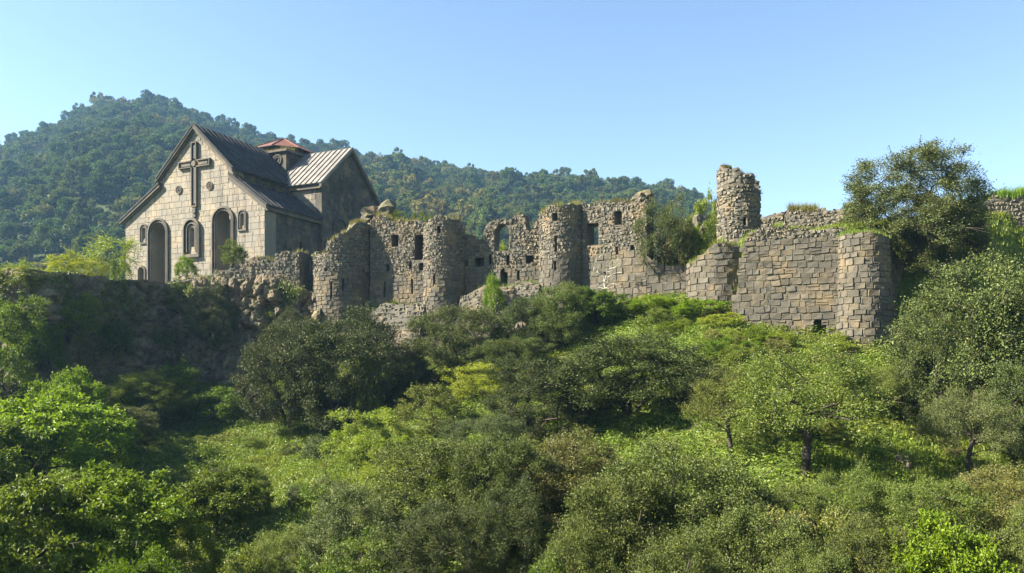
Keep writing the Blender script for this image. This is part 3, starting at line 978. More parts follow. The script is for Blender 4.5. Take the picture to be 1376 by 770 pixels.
# ------------------------------------------------------------------ cliff
def build_cliff():
    pts = [(-330, 65), (-150, 54.5), (-60, 49.5), (0, 45.6), (38, 44.6), (72, 46.6), (150, 51.2), (232, 56.0), (300, 55.0), (360, 54.1), (408, 53.6), (440, 53.6)]
    A = np.array([((p - CX) / F_PX * d, d) for p, d in pts])
    seg = np.hypot(*np.diff(A, axis=0).T); S = np.r_[0, np.cumsum(seg)]
    s = np.arange(0, S[-1], 0.11)
    # round off the bends
    xs = np.interp(s, S, A[:, 0]); ys = np.interp(s, S, A[:, 1])
    k = np.hanning(21); k /= k.sum()
    pad = 10
    xs = np.convolve(np.r_[np.full(pad, xs[0]), xs, np.full(pad, xs[-1])], k, 'valid'); ys = np.convolve(np.r_[np.full(pad, ys[0]), ys, np.full(pad, ys[-1])], k, 'valid')
    tx, ty = np.gradient(xs), np.gradient(ys)
    L = np.hypot(tx, ty); nx, ny = ty / L, -tx / L
    nz = 96
    top = np.interp(xs, [-40, -28, -25, -22, -18, -15, -12], [5.0, 5.9, 6.2, 6.4, 6.6, 5.6, 3.6]) + 0.35 * fbm(s * 0.5, s * 0, seed=31)
    bot = slope_z(xs + nx * 2, ys + ny * 2) - 1.5
    t = np.linspace(0, 1, nz)
    Z = bot[None, :] + (top - bot)[None, :] * t[:, None]
    Sg = np.broadcast_to(s[None, :], Z.shape)
    e1, c1 = cells(Sg * 0.55 + 0.25 * vnoise(Sg, Z), Z * 0.38, seed=4)
    e2, c2 = cells(Sg * 1.5 + 0.3 * vnoise(Sg * 2, Z * 2), Z * 1.05, seed=6)
    e3, c3 = cells(Sg * 3.6, Z * 2.9, seed=7)
    d = 1.5 * (1 - t[:, None]) ** 1.3 + 0.75 * fbm(Sg * 0.22, Z * 0.25, seed=12) + 1.35 * (c1 - .5) - 0.5 * np.exp(-e1 * 7) + 0.62 * (c2 - .5) - 0.36 * np.exp(-e2 * 7) + 0.22 * (c3 - .5) - .07 * np.exp(-e3 * 8) + 0.06 * vnoise(Sg * 7, Z * 7)
    d = d * np.clip((1 - t[:, None]) * 5 + .25, 0, 1)
    X = xs[None, :] + nx[None, :] * d; Y = ys[None, :] + ny[None, :] * d
    V = np.stack([X, Y, Z], -1)
    # a ledge running back over the plateau from the upper edge
    ledge = V[-1].copy()
    ledge[:, 0] -= nx * 2.5; ledge[:, 1] -= ny * 2.5
    ledge[:, 2] -= 0.3
    V = np.concatenate([V, ledge[None]], 0)
    nz += 1
    idx = np.arange(nz * len(s)).reshape(nz, len(s))
    Fq = np.stack([idx[:-1, :-1], idx[:-1, 1:], idx[1:, 1:], idx[1:, :-1]], -1).reshape(-1, 4)
    o = obj('cliff', mk_mesh('cliff', V, [Fq], [M['rock']]))
    tag(o, kind='structure', label='dark craggy rock cliff below the church')
    return V


CLIFF = build_cliff()

# ------------------------------------------------------------------ church
CH = np.array([-26.85, 63.1]); CH_ROT = math.atan2(-0.413, 0.911); CH_Z = 6.0
church = bpy.data.objects.new('church', None)
COL.objects.link(church)
church.location = (CH[0], CH[1], CH_Z); church.rotation_euler = (0, 0, CH_ROT)
tag(church, 'pale stone church with a tall carved cross on its gabled front', 'church')


class Local:
    """Straight wall in the church's own coordinates, running along x (axis 0) or y (axis 1)."""
    def __init__(self, p0, t, n, L):
        self.p0, self.t, self.n, self.L = np.array(p0, float), np.array(t, float), np.array(n, float), L

    def pos(self, s, z=0.0):
        return self.p0 + self.t * s, self.n


XL, XR = -8.5, 7.6
APEX, NEAVE, NX = 14.1, 10.35, 4.0
def facade_top(s):
    x = s + XL
    ax = abs(x)
    if ax <= NX: return APEX - ax * (APEX - NEAVE) / NX
    edge = -XL if x < 0 else XR
    return 9.6 - (ax - NX) / (edge - NX) * (9.6 - 7.0)

fp = Local((XL, 0), (1, 0), (0, -1), XR - XL)
fh = []
def fhole(x0, x1, z0, z1, arch, back): fh.append((x0 - XL, x1 - XL, z0, z1, arch, back))
fhole(-5.2, -3.5, 0.4, 6.35, True, 1.2)       # tall blind niche
fhole(2.35, 4.0, 0.4, 6.75, True, 1.2)        # tall blind niche
fhole(-0.50, -0.10, 3.95, 5.6, True, 0.35)     # middle window
fhole(-6.3, -5.98, 5.1, 6.05, True, 0.35)
fhole(5.1, 5.42, 5.4, 6.35, True, 0.35)
fhole(-6.75, -6.1, 0.8, 2.55, True, 0.4)
from types import SimpleNamespace
fac, _, _ = masonry('facade', None, None, fp, -1.0, lambda s: float(facade_top(s)), 1.3, fh, [(-9, 'ashlar', .42, .58, .5, .95, .012, M['ashlar'])], M['ashlar_core'],
                    n_single=300, rag=0.0, seed=51, parent=church, rec=0.03, step=0.25)

# side walls, transept and rear as masonry in church coordinates
TS0, TS1 = 6.7, 14.9
TC = (TS0 + TS1) / 2
def tr_top(s):
    return 14.0 - abs(s - (TS1 - TS0) / 2) / ((TS1 - TS0) / 2) * (14.0 - 10.2)
sp = Local((XR, 1.3), (0, 1), (1, 0), TS0 - 1.3)
masonry('side_wall', None, None, sp, -1.0, lambda s: 6.95, 0.7, [(2.9, 3.15, 3.2, 4.6, True, .3)], [(-9, 'ashlar', .42, .58, .5, .95, .012, M['shaded_ashlar'])], M['shaded_ashlar'], n_single=0, rag=0.0, seed=53, parent=church, rec=.03)
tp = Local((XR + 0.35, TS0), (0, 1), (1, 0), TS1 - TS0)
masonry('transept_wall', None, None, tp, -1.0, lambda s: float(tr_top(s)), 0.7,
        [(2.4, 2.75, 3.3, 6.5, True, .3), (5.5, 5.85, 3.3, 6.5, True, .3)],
        [(-9, 'ashlar', .42, .58, .5, .95, .012, M['shaded_ashlar'])], M['shaded_ashlar'], n_single=0, rag=0.0, seed=54, parent=church, rec=.03, step=.25)
twp = Local((-8.5, TS0), (1, 0), (0, -1), XR + 0.35 + 8.5 - 0.7)
masonry('transept_side_wall', None, None, twp, -1.0, lambda s: 10.15, 0.6, [], [(-9, 'ashlar', .42, .58, .5, .95, .012, M['ashlar'])], M['ashlar_core'], n_single=0, rag=0.0, seed=55, parent=church, rec=.03)
# clerestory (wall between aisle roof and main roof) on both sides, inner solids and far walls
for sx in (-1, 1):
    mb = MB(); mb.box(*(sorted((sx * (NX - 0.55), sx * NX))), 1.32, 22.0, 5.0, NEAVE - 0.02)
    mb.build('clerestory_wall', M['shaded_ashlar'], church)
mb = MB(); mb.box(XL, XL + .7, 1.32, TS0 - .02, -1, 6.9); mb.build('side_wall', M['shaded_ashlar'], church)
mb = MB(); mb.box(XR - .7, XR, TS1 + .02, 22, -1, 6.9); mb.build('side_wall', M['shaded_ashlar'], church)
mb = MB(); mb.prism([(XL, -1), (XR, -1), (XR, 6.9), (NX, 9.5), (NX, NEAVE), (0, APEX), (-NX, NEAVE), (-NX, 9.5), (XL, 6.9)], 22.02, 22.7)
mb.build('rear_wall', M['shaded_ashlar'], church)
mb = MB(); mb.box(-7.8, XR - .35, TS1 - .6, TS1 - .02, -1, 10.1); mb.build('transept_side_wall', M['shaded_ashlar'], church)


def roof_slab(pts, th, name='roof', mat=None, parent=None):
    """Quad roof plane given as 4 local corners (eave0, eave1, ridge1, ridge0), with thickness."""
    P = [np.array(p, float) for p in pts]
    n = np.cross(P[1] - P[0], P[3] - P[0]); n /= np.linalg.norm(n)
    if n[2] < 0: n = -n
    V = [p for p in P] + [p - n * th for p in P]
    mb = MB()
    mb.add(V, [(0, 1, 2, 3), (7, 6, 5, 4), (0, 4, 5, 1), (1, 5, 6, 2), (2, 6, 7, 3), (3, 7, 4, 0)])
    return mb.build(name, mat or M['roof'], parent or church), P, n


def seams(root, P, n, spacing, w=0.05, h=0.07, mat='dark_roof'):
    """Standing seams from eave to ridge, one object each."""
    e = P[1] - P[0]; L = np.linalg.norm(e); k = max(2, int(L / spacing))
    for i in range(k + 1):
        f = (i + (0.12 if i == 0 else -0.12 if i == k else 0)) / k
        a = P[0] + (P[1] - P[0]) * f; b = P[3] + (P[2] - P[3]) * f
        sd = e / L * w / 2
        up = n * h
        V = [a - sd, a + sd, b + sd, b - sd]
        V = [v + n * 0.002 for v in V] + [v + up for v in V]
        MB().add(V, [(4, 5, 6, 7), (0, 1, 5, 4), (1, 2, 6, 5), (2, 3, 7, 6), (3, 0, 4, 7)]).build('seam', M[mat], root)


OV = 0.35
sl = (APEX - NEAVE) / NX
for sx in (-1, 1):
    ex = sx * (NX + 0.45)
    ze = NEAVE - 0.45 * sl + 0.28
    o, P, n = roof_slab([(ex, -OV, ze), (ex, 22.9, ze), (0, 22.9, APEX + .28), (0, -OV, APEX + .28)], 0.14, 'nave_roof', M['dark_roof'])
    if sx > 0: seams(o, P, n, 0.62)
    xe = XR if sx > 0 else XL
    edge = xe + sx * 0.5
    s2 = (9.6 - 7.0) / (abs(xe) - NX)
    y1 = TS0 - .02 if sx > 0 else TS0 - .02
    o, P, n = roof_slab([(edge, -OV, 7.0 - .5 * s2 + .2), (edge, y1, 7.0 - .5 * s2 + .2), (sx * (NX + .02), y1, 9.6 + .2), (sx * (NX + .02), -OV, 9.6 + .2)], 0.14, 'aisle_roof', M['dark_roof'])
    if sx > 0: seams(o, P, n, 0.62)
    roof_slab([(edge, TS1 + .02, 7.0 - .5 * s2 + .2), (edge, 22.8, 7.0 - .5 * s2 + .2), (sx * (NX + .02), 22.8, 9.8), (sx * (NX + .02), TS1 + .02, 9.8)], 0.14, 'aisle_roof', M['dark_roof'])
tsl = (14.0 - 10.2) / ((TS1 - TS0) / 2)
for sy in (-1, 1):
    ey = TC + sy * ((TS1 - TS0) / 2 + 0.45)
    ze = 10.2 - .45 * tsl + .27
    x1 = XR + 0.35 + OV
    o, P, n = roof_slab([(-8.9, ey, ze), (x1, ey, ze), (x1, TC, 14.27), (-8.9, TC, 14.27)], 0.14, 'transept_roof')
    if sy < 0: seams(o, P, n, 0.6, w=.06, h=.075, mat='roof')

# cornices of the gable and aisles: stepped stone mouldings under the roof edge
def cornice(p0, p1, y0, drop, proj, name='cornice'):
    (xa, za), (xb, zb) = p0, p1
    mb = MB()
    mb.prism([(xa, za), (xb, zb), (xb, zb - drop), (xa, za - drop)], y0 - proj, y0 - 0.012)
    mb.prism([(xa, za - drop), (xb, zb - drop), (xb, zb - drop * 1.75), (xa, za - drop * 1.75)], y0 - proj * .5, y0 - 0.014)
    return mb.build(name, M['moulding'], church)
for sx in (-1, 1):
    cornice((sx * 0.0, APEX + .13), (sx * (NX + .4), NEAVE - .4 * sl + .13), 0, .26, .30)
    xe = (XR if sx > 0 else XL)
    s2 = (9.6 - 7.0) / (abs(xe) - NX)
    cornice((sx * (NX - .05), 9.6 + .05), (xe + sx * .42, 7.0 - .42 * s2 + .05), 0, .24, .30)
mb = MB(); mb.box(XR, XR + .3, 0.02, TS0 - .02, 6.45, 6.8); mb.build('cornice', M['moulding'], church)
mb = MB(); mb.box(-2, XR + .33, TS0 - .25, TS0 - .012, 9.62, 9.95); mb.build('cornice', M['moulding'], church)
for sy in (-1, 1):
    mb = MB(); hw = (TS1 - TS0) / 2
    mb.prism([(TC, 14.12), (TC + sy * (hw + .4), 10.2 - .4 * tsl + .12), (TC + sy * (hw + .4), 10.2 - .4 * tsl - .14), (TC, 13.84)], XR + .365, XR + .62, 'x')
    mb.build('cornice', M['moulding'], church)

# arch mouldings round openings
def arch_ring(cx, z0, z1, r_in, w, y0, proj, mat, name, axis='y', closed=False, parent=None):
    """Moulding band following two jambs and a half-round head; band from r_in to r_in+w about cx. z1 = springing of the inner arch top."""
    zs = z1 - r_in
    inner = [(cx - r_in, z0)] + [(cx - r_in * math.cos(a), zs + r_in * math.sin(a)) for a in np.linspace(0, math.pi, 17)] + [(cx + r_in, z0)]
    ro = r_in + w
    outer = [(cx - ro, z0)] + [(cx - ro * math.cos(a), zs + ro * math.sin(a)) for a in np.linspace(0, math.pi, 17)] + [(cx + ro, z0)]
    mb = MB(); k = len(inner)
    def P(p, d):
        return (p[0], y0 - d, p[1]) if axis == 'y' else (y0 + d, p[0], p[1])
    V = [P(p, -0.05) for p in inner] + [P(p, -0.05) for p in outer] + [P(p, proj) for p in inner] + [P(p, proj * .8) for p in outer]
    F = []
    for i in range(k - 1):
        F += [(2 * k + i, 2 * k + i + 1, 3 * k + i + 1, 3 * k + i), (i, 2 * k + i, 2 * k + i + 1, i + 1)[::-1], (k + i, k + i + 1, 3 * k + i + 1, 3 * k + i)[::-1]]
    F += [(0, k, 3 * k, 2 * k), (k - 1, 3 * k - 1, 4 * k - 1, 2 * k - 1)]
    mb.add(V, F)
    return mb.build(name, mat, parent or church)

for (cx, z1, r_) in ((-4.35, 6.35, .85), (3.175, 6.75, .825)):
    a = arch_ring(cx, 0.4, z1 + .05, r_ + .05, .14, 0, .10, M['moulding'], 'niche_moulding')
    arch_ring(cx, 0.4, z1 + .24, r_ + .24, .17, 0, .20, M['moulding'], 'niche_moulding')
    zs = z1 - r_
    for q in np.linspace(0.32, math.pi - .32, 9):   # scalloped fringe inside the arch head
        mb = MB(); c = (cx - (r_ - .06) * math.cos(q), 0.08, zs + (r_ - .06) * math.sin(q))
        mb.tube((c[0], 0.02, c[2]), (c[0], .16, c[2]), .085, .085, 8)
        mb.build('scallop', M['ashlar'], a)
# middle window with its heavy stepped frame
wf = arch_ring(-0.30, 3.75, 5.68, .28, .14, 0, .09, M['moulding'], 'window_frame')
arch_ring(-0.30, 3.55, 5.95, .50, .16, 0, .20, M['moulding'], 'band', parent=wf)
arch_ring(-0.30, 3.35, 6.25, .76, .2, 0, .30, M['moulding'], 'band', parent=wf)
mb = MB(); mb.box(-1.26, .66, -.28, -.012, 3.08, 3.35); mb.build('window_sill', M['moulding'], wf)
mb = MB(); mb.box(-.48, -.12, .22, .26, 3.96, 5.6); mb.build('pane', M['glass'], wf)
for (cx, z0, z1, nm) in ((-6.14, 5.0, 6.1, 'w'), (5.26, 5.3, 6.4, 'w')):
    f = arch_ring(cx, z0 - .1, z1, .2, .12, 0, .07, M['moulding'], 'window_frame')
    arch_ring(cx, z0 - .22, z1 + .2, .36, .12, 0, .13, M['moulding'], 'band', parent=f)
    mb = MB(); mb.box(cx - .48, cx + .48, -.12, -.012, z0 - .36, z0 - .22); mb.build('window_sill', M['moulding'], f)
    mb = MB(); mb.box(cx - .15, cx + .15, .2, .24, z0 + .1, z1 - .1); mb.build('pane', M['glass'], f)
arch_ring(-6.42, 0.8, 2.6, .36, .16, 0, .12, M['moulding'], 'niche_moulding')
for cy in (2.57, 5.67):
    f = arch_ring(TS0 + cy, 3.0, 6.65, .30, .16, XR + .35, .08, M['shaded_ashlar'], 'window_frame', 'x')
    arch_ring(TS0 + cy, 1.5, 7.3, .85, .22, XR + .35, .16, M['shaded_ashlar'], 'band', 'x', parent=f)
    mb = MB(); mb.box(XR + .1, XR + .13, TS0 + cy - .16, TS0 + cy + .16, 3.35, 6.45); mb.build('pane', M['glass'], f)
# carved cross: raised double border and sunk middle
def cross():
    mb = MB()
    w1, w2, d = .31, .24, .22
    za, zt, zb, ax_ = 11.0, 12.85, 7.35, 1.80
    def bar(x0, x1, z0, z1, dd): mb.box(x0, x1, -dd, -.012, z0, z1)
    bw = .10
    # outline
    bar(-w1, -w1 + bw, za + w1, zt, d); bar(w1 - bw, w1, za + w1, zt, d); bar(-w1 + bw, w1 - bw, zt - bw, zt, d)
    bar(-w1, -w1 + bw, zb, za - w1, d); bar(w1 - bw, w1, zb, za - w1, d); bar(-w1 + bw, w1 - bw, zb, zb + bw, d)
    for sx in (-1, 1):
        x0, x1 = sorted((sx * w1, sx * ax_))
        bar(x0, x1, za + w1 - bw, za + w1, d); bar(x0, x1, za - w1, za - w1 + bw, d)
        xe0, xe1 = sorted((sx * (ax_ - bw), sx * ax_)); bar(xe0, xe1, za - w1 + bw, za + w1 - bw, d)
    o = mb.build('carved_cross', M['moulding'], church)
    mb2 = MB()
    q = .13
    mb2.box(-q, q, -.13, -.012, zb + .3, za - .45); mb2.box(-q, q, -.13, -.012, za + .45, zt - .3)
    mb2.box(-ax_ + .3, -.45, -.13, -.012, za - q, za + q); mb2.box(.45, ax_ - .3, -.13, -.012, za - q, za + q)
    mb2.build('inner_cross', M['moulding'], o)
    mb3 = MB(); mb3.tube((0, -.012, za), (0, -.24, za), .30, .24, 16); mb3.build('boss', M['moulding'], o)
    mb4 = MB(); mb4.box(-.16, .16, -.16, -.012, 6.5, 7.35); mb4.tube((0, -.012, 7.0), (0, -.22, 7.0), .27, .2, 12); mb4.build('stem', M['moulding'], o)
cross()
for (cx, cz) in ((-1.9, 9.0), (1.66, 9.0)):
    mb = MB()
    for r0, r1, d in ((.36, .28, .09), (.2, .14, .08)):
        k = 20; tt = np.arange(k) / k * 2 * math.pi
        V = []
        for rr, dd in ((r0, 0.012), (r0, d), (r1, d), (r1, .012)):
            V += [(cx + rr * math.cos(a), -dd, cz + rr * math.sin(a)) for a in tt]
        Fs = []
        for a in range(3):
            Fs += [(a * k + i, a * k + (i + 1) % k, (a + 1) * k + (i + 1) % k, (a + 1) * k + i) for i in range(k)]
        mb.add(V, Fs)
    mb.tube((cx, -.012, cz), (cx, -.12, cz), .09, .06, 10)
    mb.build('roundel', M['moulding'], church)

# stump of the drum over the crossing, with its low red roof
hb = 2.55
mb = MB(); mb.box(-hb, hb, TC - hb, TC + hb, 10.5, 13.95)
drum = mb.build('drum', M['shaded_ashlar'], church)
mb = MB(); mb.box(-hb - .22, hb + .22, TC - hb - .22, TC + hb + .22, 13.96, 14.18); mb.build('drum_cornice', M['moulding'], drum)
mb = MB()
for r0, r1 in ((.52, .42), (.3, .22)):
    k = 20
    V = []
    for rr, dd in ((r0, .012), (r0, .1), (r1, .1), (r1, .012)):
        V += [(1.55 + rr * math.cos(a), TC - hb - dd, 13.25 + rr * math.sin(a)) for a in np.arange(k) / k * 2 * math.pi]
    mb.add(V, [(a * k + i, a * k + (i + 1) % k, (a + 1) * k + (i + 1) % k, (a + 1) * k + i) for a in range(3) for i in range(k)])
mb.build('roundel', M['moulding'], drum)
mb = MB(); k = 8
ring = lambda r, z, ph=math.pi / 8: [(r * math.cos(ph + i / k * 2 * math.pi), TC + r * math.sin(ph + i / k * 2 * math.pi), z) for i in range(k)]
mb.add(ring(2.7, 14.19) + ring(2.7, 14.6), [(i, (i + 1) % k, (i + 1) % k + k, i + k) for i in range(k)] + [tuple(range(2 * k - 1, k - 1, -1))])
mb.build('roof_curb', M['dark_roof'], drum)
mb = MB(); mb.add(ring(3.15, 14.54) + ring(3.15, 14.62), [(i, (i + 1) % k, (i + 1) % k + k, i + k) for i in range(k)] + [tuple(range(k))])
mb.build('roof_edge', M['dark_roof'], drum)
for i in range(k):     # eight painted sheets meeting at the peak
    r1 = ring(3.15, 14.625)
    a, b = np.array(r1[i]), np.array(r1[(i + 1) % k]); t = np.array((0, TC, 16.15))
    c = (a + b + t) / 3
    a, b, t = [p + (c - p) * .006 for p in (a, b, t)]
    MB().add([a, b, t], [(0, 1, 2)]).build('roof_sheet', M['red_roof'], drum)
    MB().tube(np.array(r1[i]) + [0, 0, .02], (0, TC, 16.18), .05, .05, 5).build('hip_seam', M['red_roof'], drum)
# grass growing in the gutters and on the ledges
r_ = np.random.default_rng(70)
pts = [(r_.uniform(NX + .1, NX + 1.2), r_.uniform(0, TS0), 0) for _ in range(60)]
pts = [(x, y, 9.82 - (x - NX) * .72) for x, y, _ in pts] + [(r_.uniform(-hb, hb), TC - hb - .1, 14.18) for _ in range(26)] + [(hb + .1, r_.uniform(TC - hb, TC + hb), 14.18) for _ in range(24)]
V, Ft = blades(pts, 20, .1, .4, .1, r_, .016, .8)
tag(obj('grass', mk_mesh('grass', V, [Ft], [M['drygrass']]), church), kind='stuff')

# ------------------------------------------------------------------ plants
def skeleton(targets, trunk, r_base, r, tip=0.0014):
    """Attach every target to the growing branch tree; radii by the pipe model. trunk: list of points."""
    nodes = [np.array(p, float) for p in trunk]; par = [-1] + list(range(len(trunk) - 1))
    order = np.argsort([np.linalg.norm(t - nodes[-1]) for t in targets])
    for i in order:
        t = targets[i]
        A = np.array(nodes)
        d = np.linalg.norm(A - t, axis=1) + np.maximum(0, A[:, 2] - t[2] + .04) * 1.6
        d[:2] += 0.3
        j = int(np.argmin(d))
        m = (nodes[j] + t) / 2 + r.normal(0, 0.06, 3) * np.linalg.norm(t - nodes[j]) + np.array([0, 0, 0.06 * np.linalg.norm(t - nodes[j])])
        nodes.append(m); par.append(j)
        nodes.append(t); par.append(len(nodes) - 2)
    n = len(nodes); w = np.zeros(n)
    kids = np.zeros(n, int)
    for i in range(1, n): kids[par[i]] += 1
    for i in range(n - 1, 0, -1):
        if kids[i] == 0: w[i] = 1.0
        w[par[i]] += w[i]
    rad = np.maximum(tip, r_base * (w / max(1, w[0])) ** .62)
    mb = MB()
    for i in range(1, n):
        a = rad[par[i]] if par[i] < len(trunk) and i < len(trunk) else min(rad[par[i]], rad[i] * 1.5)
        mb.tube(nodes[par[i]], nodes[i], a, rad[i], 6 if rad[i] > .02 else 4)
    return mb


def make_plant(seed, n_lobe, sub, n_leaf, leaf, clump, zc, rz, trunk_h, lobe_r=.3, flat=0.0, r_base=.03, stems=1, limp=0.2, out=0.75, wood='bark', bottom=-.7, pinnate=False, ground=False, shoots=70, shoot_leaf=2.0, spread=(.5, .92), twigs=22):
    """A plant 1 unit wide and about 1 unit tall, base at the origin. Returns trunk mesh and a function mat -> crown mesh."""
    r = np.random.default_rng(seed)
    C = np.array([0, 0, zc])
    lobes = []
    for i in range(n_lobe):
        u = bottom + (1 - bottom) * (i + r.uniform(.2, .8)) / n_lobe; a = i * 2.39996 + r.uniform(-.5, .5)
        q = math.sqrt(max(0, 1 - u * u))
        d = np.array([q * math.cos(a), q * math.sin(a), u])
        k = r.uniform(*spread)
        lobes.append((C + d * np.array([.5, .5, rz]) * k * (1 - lobe_r * .3), lobe_r * .5 * r.uniform(.55, 1.4), d))
    subs, dirs = [], []
    for c, lr, d0 in lobes:
        for _ in range(sub):
            d = r.normal(0, 1, 3) + d0 * 0.9 + np.array([0, 0, .35]); d /= np.linalg.norm(d)
            subs.append(c + d * lr * np.array([1, 1, .85]) * r.uniform(.65, 1.15)); dirs.append(d)
    subs = np.array(subs); dirs = np.array(dirs)
    if ground:
        subs[:, 2] = (subs[:, 2] - subs[:, 2].min()) / (subs[:, 2].max() - subs[:, 2].min()) * .97 + .03
    subs[:, 2] = np.maximum(subs[:, 2], 0.03)
    # branches
    pick = r.choice(len(subs), min(len(subs), 190), replace=False)
    if stems == 1:
        bend = r.normal(0, .03, 2)
        zt = trunk_h + (zc - trunk_h) * .9
        trunk = [(0, 0, -.06), (bend[0] * .5, bend[1] * .5, trunk_h * .5), (bend[0], bend[1], trunk_h), (bend[0] * .2, bend[1] * 1.4, (trunk_h + zt) / 2), (-bend[0], bend[1] * .6, zt)]
        mb = skeleton(subs[pick], trunk, r_base, r)
    else:
        mb = MB()
        for s in range(stems):
            a = s / stems * 2 * math.pi
            trunk = [(0.02 * math.cos(a), .02 * math.sin(a), -.06), (.05 * math.cos(a), .05 * math.sin(a), trunk_h * .5), (.12 * math.cos(a), .12 * math.sin(a), trunk_h)]
            ang = np.arctan2(subs[pick][:, 1], subs[pick][:, 0])
            sel = (np.round((ang % (2 * math.pi)) / (2 * math.pi / stems)).astype(int) % stems) == s
            sk = skeleton(subs[pick][sel], trunk, r_base, r)
            for v, in [(x,) for x in sk.v]: pass
            off = mb.n
            for kk, fl in sk.f.items(): mb.f.setdefault(kk, []).extend([[i + off for i in f] for f in fl])
            mb.v += sk.v; mb.n += sk.n
    # bare twigs
    for _ in range(twigs):
        i = int(r.choice(pick))
        rel = (subs[i] - C) / np.array([.5, .5, rz])
        if np.linalg.norm(rel) < .55: continue
        d = rel / np.linalg.norm(rel) + r.normal(0, .4, 3) + np.array([0, 0, .35]); d /= np.linalg.norm(d)
        a, L_ = subs[i], r.uniform(.10, .2)
        k1 = a + d * L_ * .55; k2 = a + (d + r.normal(0, .25, 3)) * L_
        mb.tube(a, k1, .0032, .0024, 4); mb.tube(k1, k2, .0024, .0012, 4)
        mb.tube(k1, k1 + (d + r.normal(0, .6, 3)) * L_ * .4, .0018, .001, 3)
    # stray shoots breaking the outline
    SP, SD = [], []
    for _ in range(shoots):
        i = int(r.choice(pick))
        rel = (subs[i] - C) / np.array([.5, .5, rz])
        if np.linalg.norm(rel) < .6: continue
        d = rel / np.linalg.norm(rel) + r.normal(0, .35, 3) + np.array([0, 0, .5]); d /= np.linalg.norm(d)
        L_ = r.uniform(.07, .15)
        a, b_ = subs[i], subs[i] + d * L_
        mb.tube(a, b_, .0022, .001, 3)
        m_ = int(10 * shoot_leaf)
        tt_ = r.uniform(.15, 1, m_)
        SP.append(a + d * L_ * tt_[:, None] + r.normal(0, .007, (m_, 3))); SD.append(d * .6 + r.normal(0, .6, (m_, 3)))
    tm = mb.mesh('trunk', [M[wood]], smooth=True)
    # leaves
    k = len(subs)
    ci = r.integers(0, k, n_leaf)
    off = r.normal(0, clump, (n_leaf, 3)) * np.array([1, 1, .8])
    P = subs[ci] + off
    D = dirs[ci] * out + r.normal(0, .7, (n_leaf, 3)) + np.array([0, 0, -limp])
    Lf = leaf[0] * r.uniform(.6, 1.3, n_leaf); Wf = leaf[1] * r.uniform(.7, 1.2, n_leaf)
    if pinnate:   # leaflets in two rows along an arching midrib
        q = 15; nb = n_leaf // q
        ci = r.integers(0, k, nb)
        B = subs[ci] + r.normal(0, clump, (nb, 3))
        A = dirs[ci] + r.normal(0, .5, (nb, 3)) + np.array([0, 0, -.15]); A /= np.linalg.norm(A, axis=1, keepdims=True)
        S = np.cross(A, [0, 0, 1.0]); S /= np.linalg.norm(S, axis=1, keepdims=True) + 1e-9
        Ps, Ds = [], []
        for j in range(q):
            f = (j // 2) / (q // 2); sd = 1 if j % 2 else -1
            if j == q - 1: sd = 0
            c = B + A * (f * leaf[0] * 5) + np.array([0, 0, -1]) * (f * f * leaf[0] * 1.4)
            dd = A * .5 + S * sd - np.array([0, 0, .25])
            dd = dd / np.linalg.norm(dd, axis=1, keepdims=True)
            Ps.append(c + dd * leaf[0] * .5); Ds.append(dd)
        P = np.vstack(Ps); D = np.vstack(Ds)
        Lf = np.full(len(P), leaf[0]) * r.uniform(.8, 1.1, len(P)); Wf = np.full(len(P), leaf[1])
    if SP:
        SP, SD = np.vstack(SP), np.vstack(SD)
        P = np.vstack([P, SP]); D = np.vstack([D, SD])
        Lf = np.r_[Lf, leaf[0] * r.uniform(.7, 1.2, len(SP))]; Wf = np.r_[Wf, leaf[1] * r.uniform(.7, 1.1, len(SP))]
    P[:, 2] = np.maximum(P[:, 2], .01)
    V, Ft = leaves(P, D, Lf, Wf, r, up=np.array([0, 0, 1.2]))
    cache = {}
    def crown(mat):
        if mat not in cache:
            cache[mat] = mk_mesh('crown', V, [Ft], [M[mat]])
        return cache[mat]
    zmax = float(np.percentile(V[:, 2], 99.6)); wid = float(np.percentile(np.abs(V[:, :2]), 98.5) * 2)
    return SimpleNamespace(trunk=tm, crown=crown, h=zmax, w=wid)


PR = {}
for i in range(3):
    PR['bush%d' % i] = make_plant(100 + i, 34, 12, 76000, (.0165, .0085), .031, .48, .48, .22, lobe_r=.34, stems=5, r_base=.014, bottom=-.7, ground=True, spread=(.62, .92))
for i in range(2):
    PR['wide%d' % i] = make_plant(120 + i, 40, 11, 72000, (.0150, .0078), .028, .45, .5, .22, lobe_r=.30, stems=6, r_base=.012, bottom=-.7, ground=True, spread=(.6, .92))
for i in range(3):
    PR['leafy%d' % i] = make_plant(140 + i, 28, 8, 22000, (.032, .018), .03, .55, .44, .3, lobe_r=.34, r_base=.024, out=.5, limp=.45)
for i in range(2):
    PR['sapling%d' % i] = make_plant(160 + i, 18, 8, 13000, (.028, .015), .036, .56, .44, .3, lobe_r=.32, stems=3, r_base=.013, out=.6, ground=True)
for i in range(3):
    PR['thin%d' % i] = make_plant(180 + i, 24, 12, 30000, (.0165, .009), .034, .60, .40, .34, lobe_r=.34, r_base=.028, bottom=-.45)
for i in range(2):
    PR['pinnate%d' % i] = make_plant(200 + i, 13, 5, 4800, (.05, .02), .03, .64, .36, .36, lobe_r=.34, r_base=.018, pinnate=True, wood='bark', shoots=0, twigs=0)
PR['small0'] = make_plant(220, 16, 9, 6500, (.045, .024), .05, .5, .48, .2, lobe_r=.36, stems=4, r_base=.015, ground=True)
PR['small1'] = make_plant(221, 16, 9, 6500, (.045, .024), .05, .5, .48, .2, lobe_r=.36, stems=4, r_base=.015, ground=True)
PR['airy'] = make_plant(119, 34, 10, 30000, (.019, .0095), .036, .48, .48, .2, lobe_r=.30, stems=5, r_base=.014, bottom=-.6, ground=True)
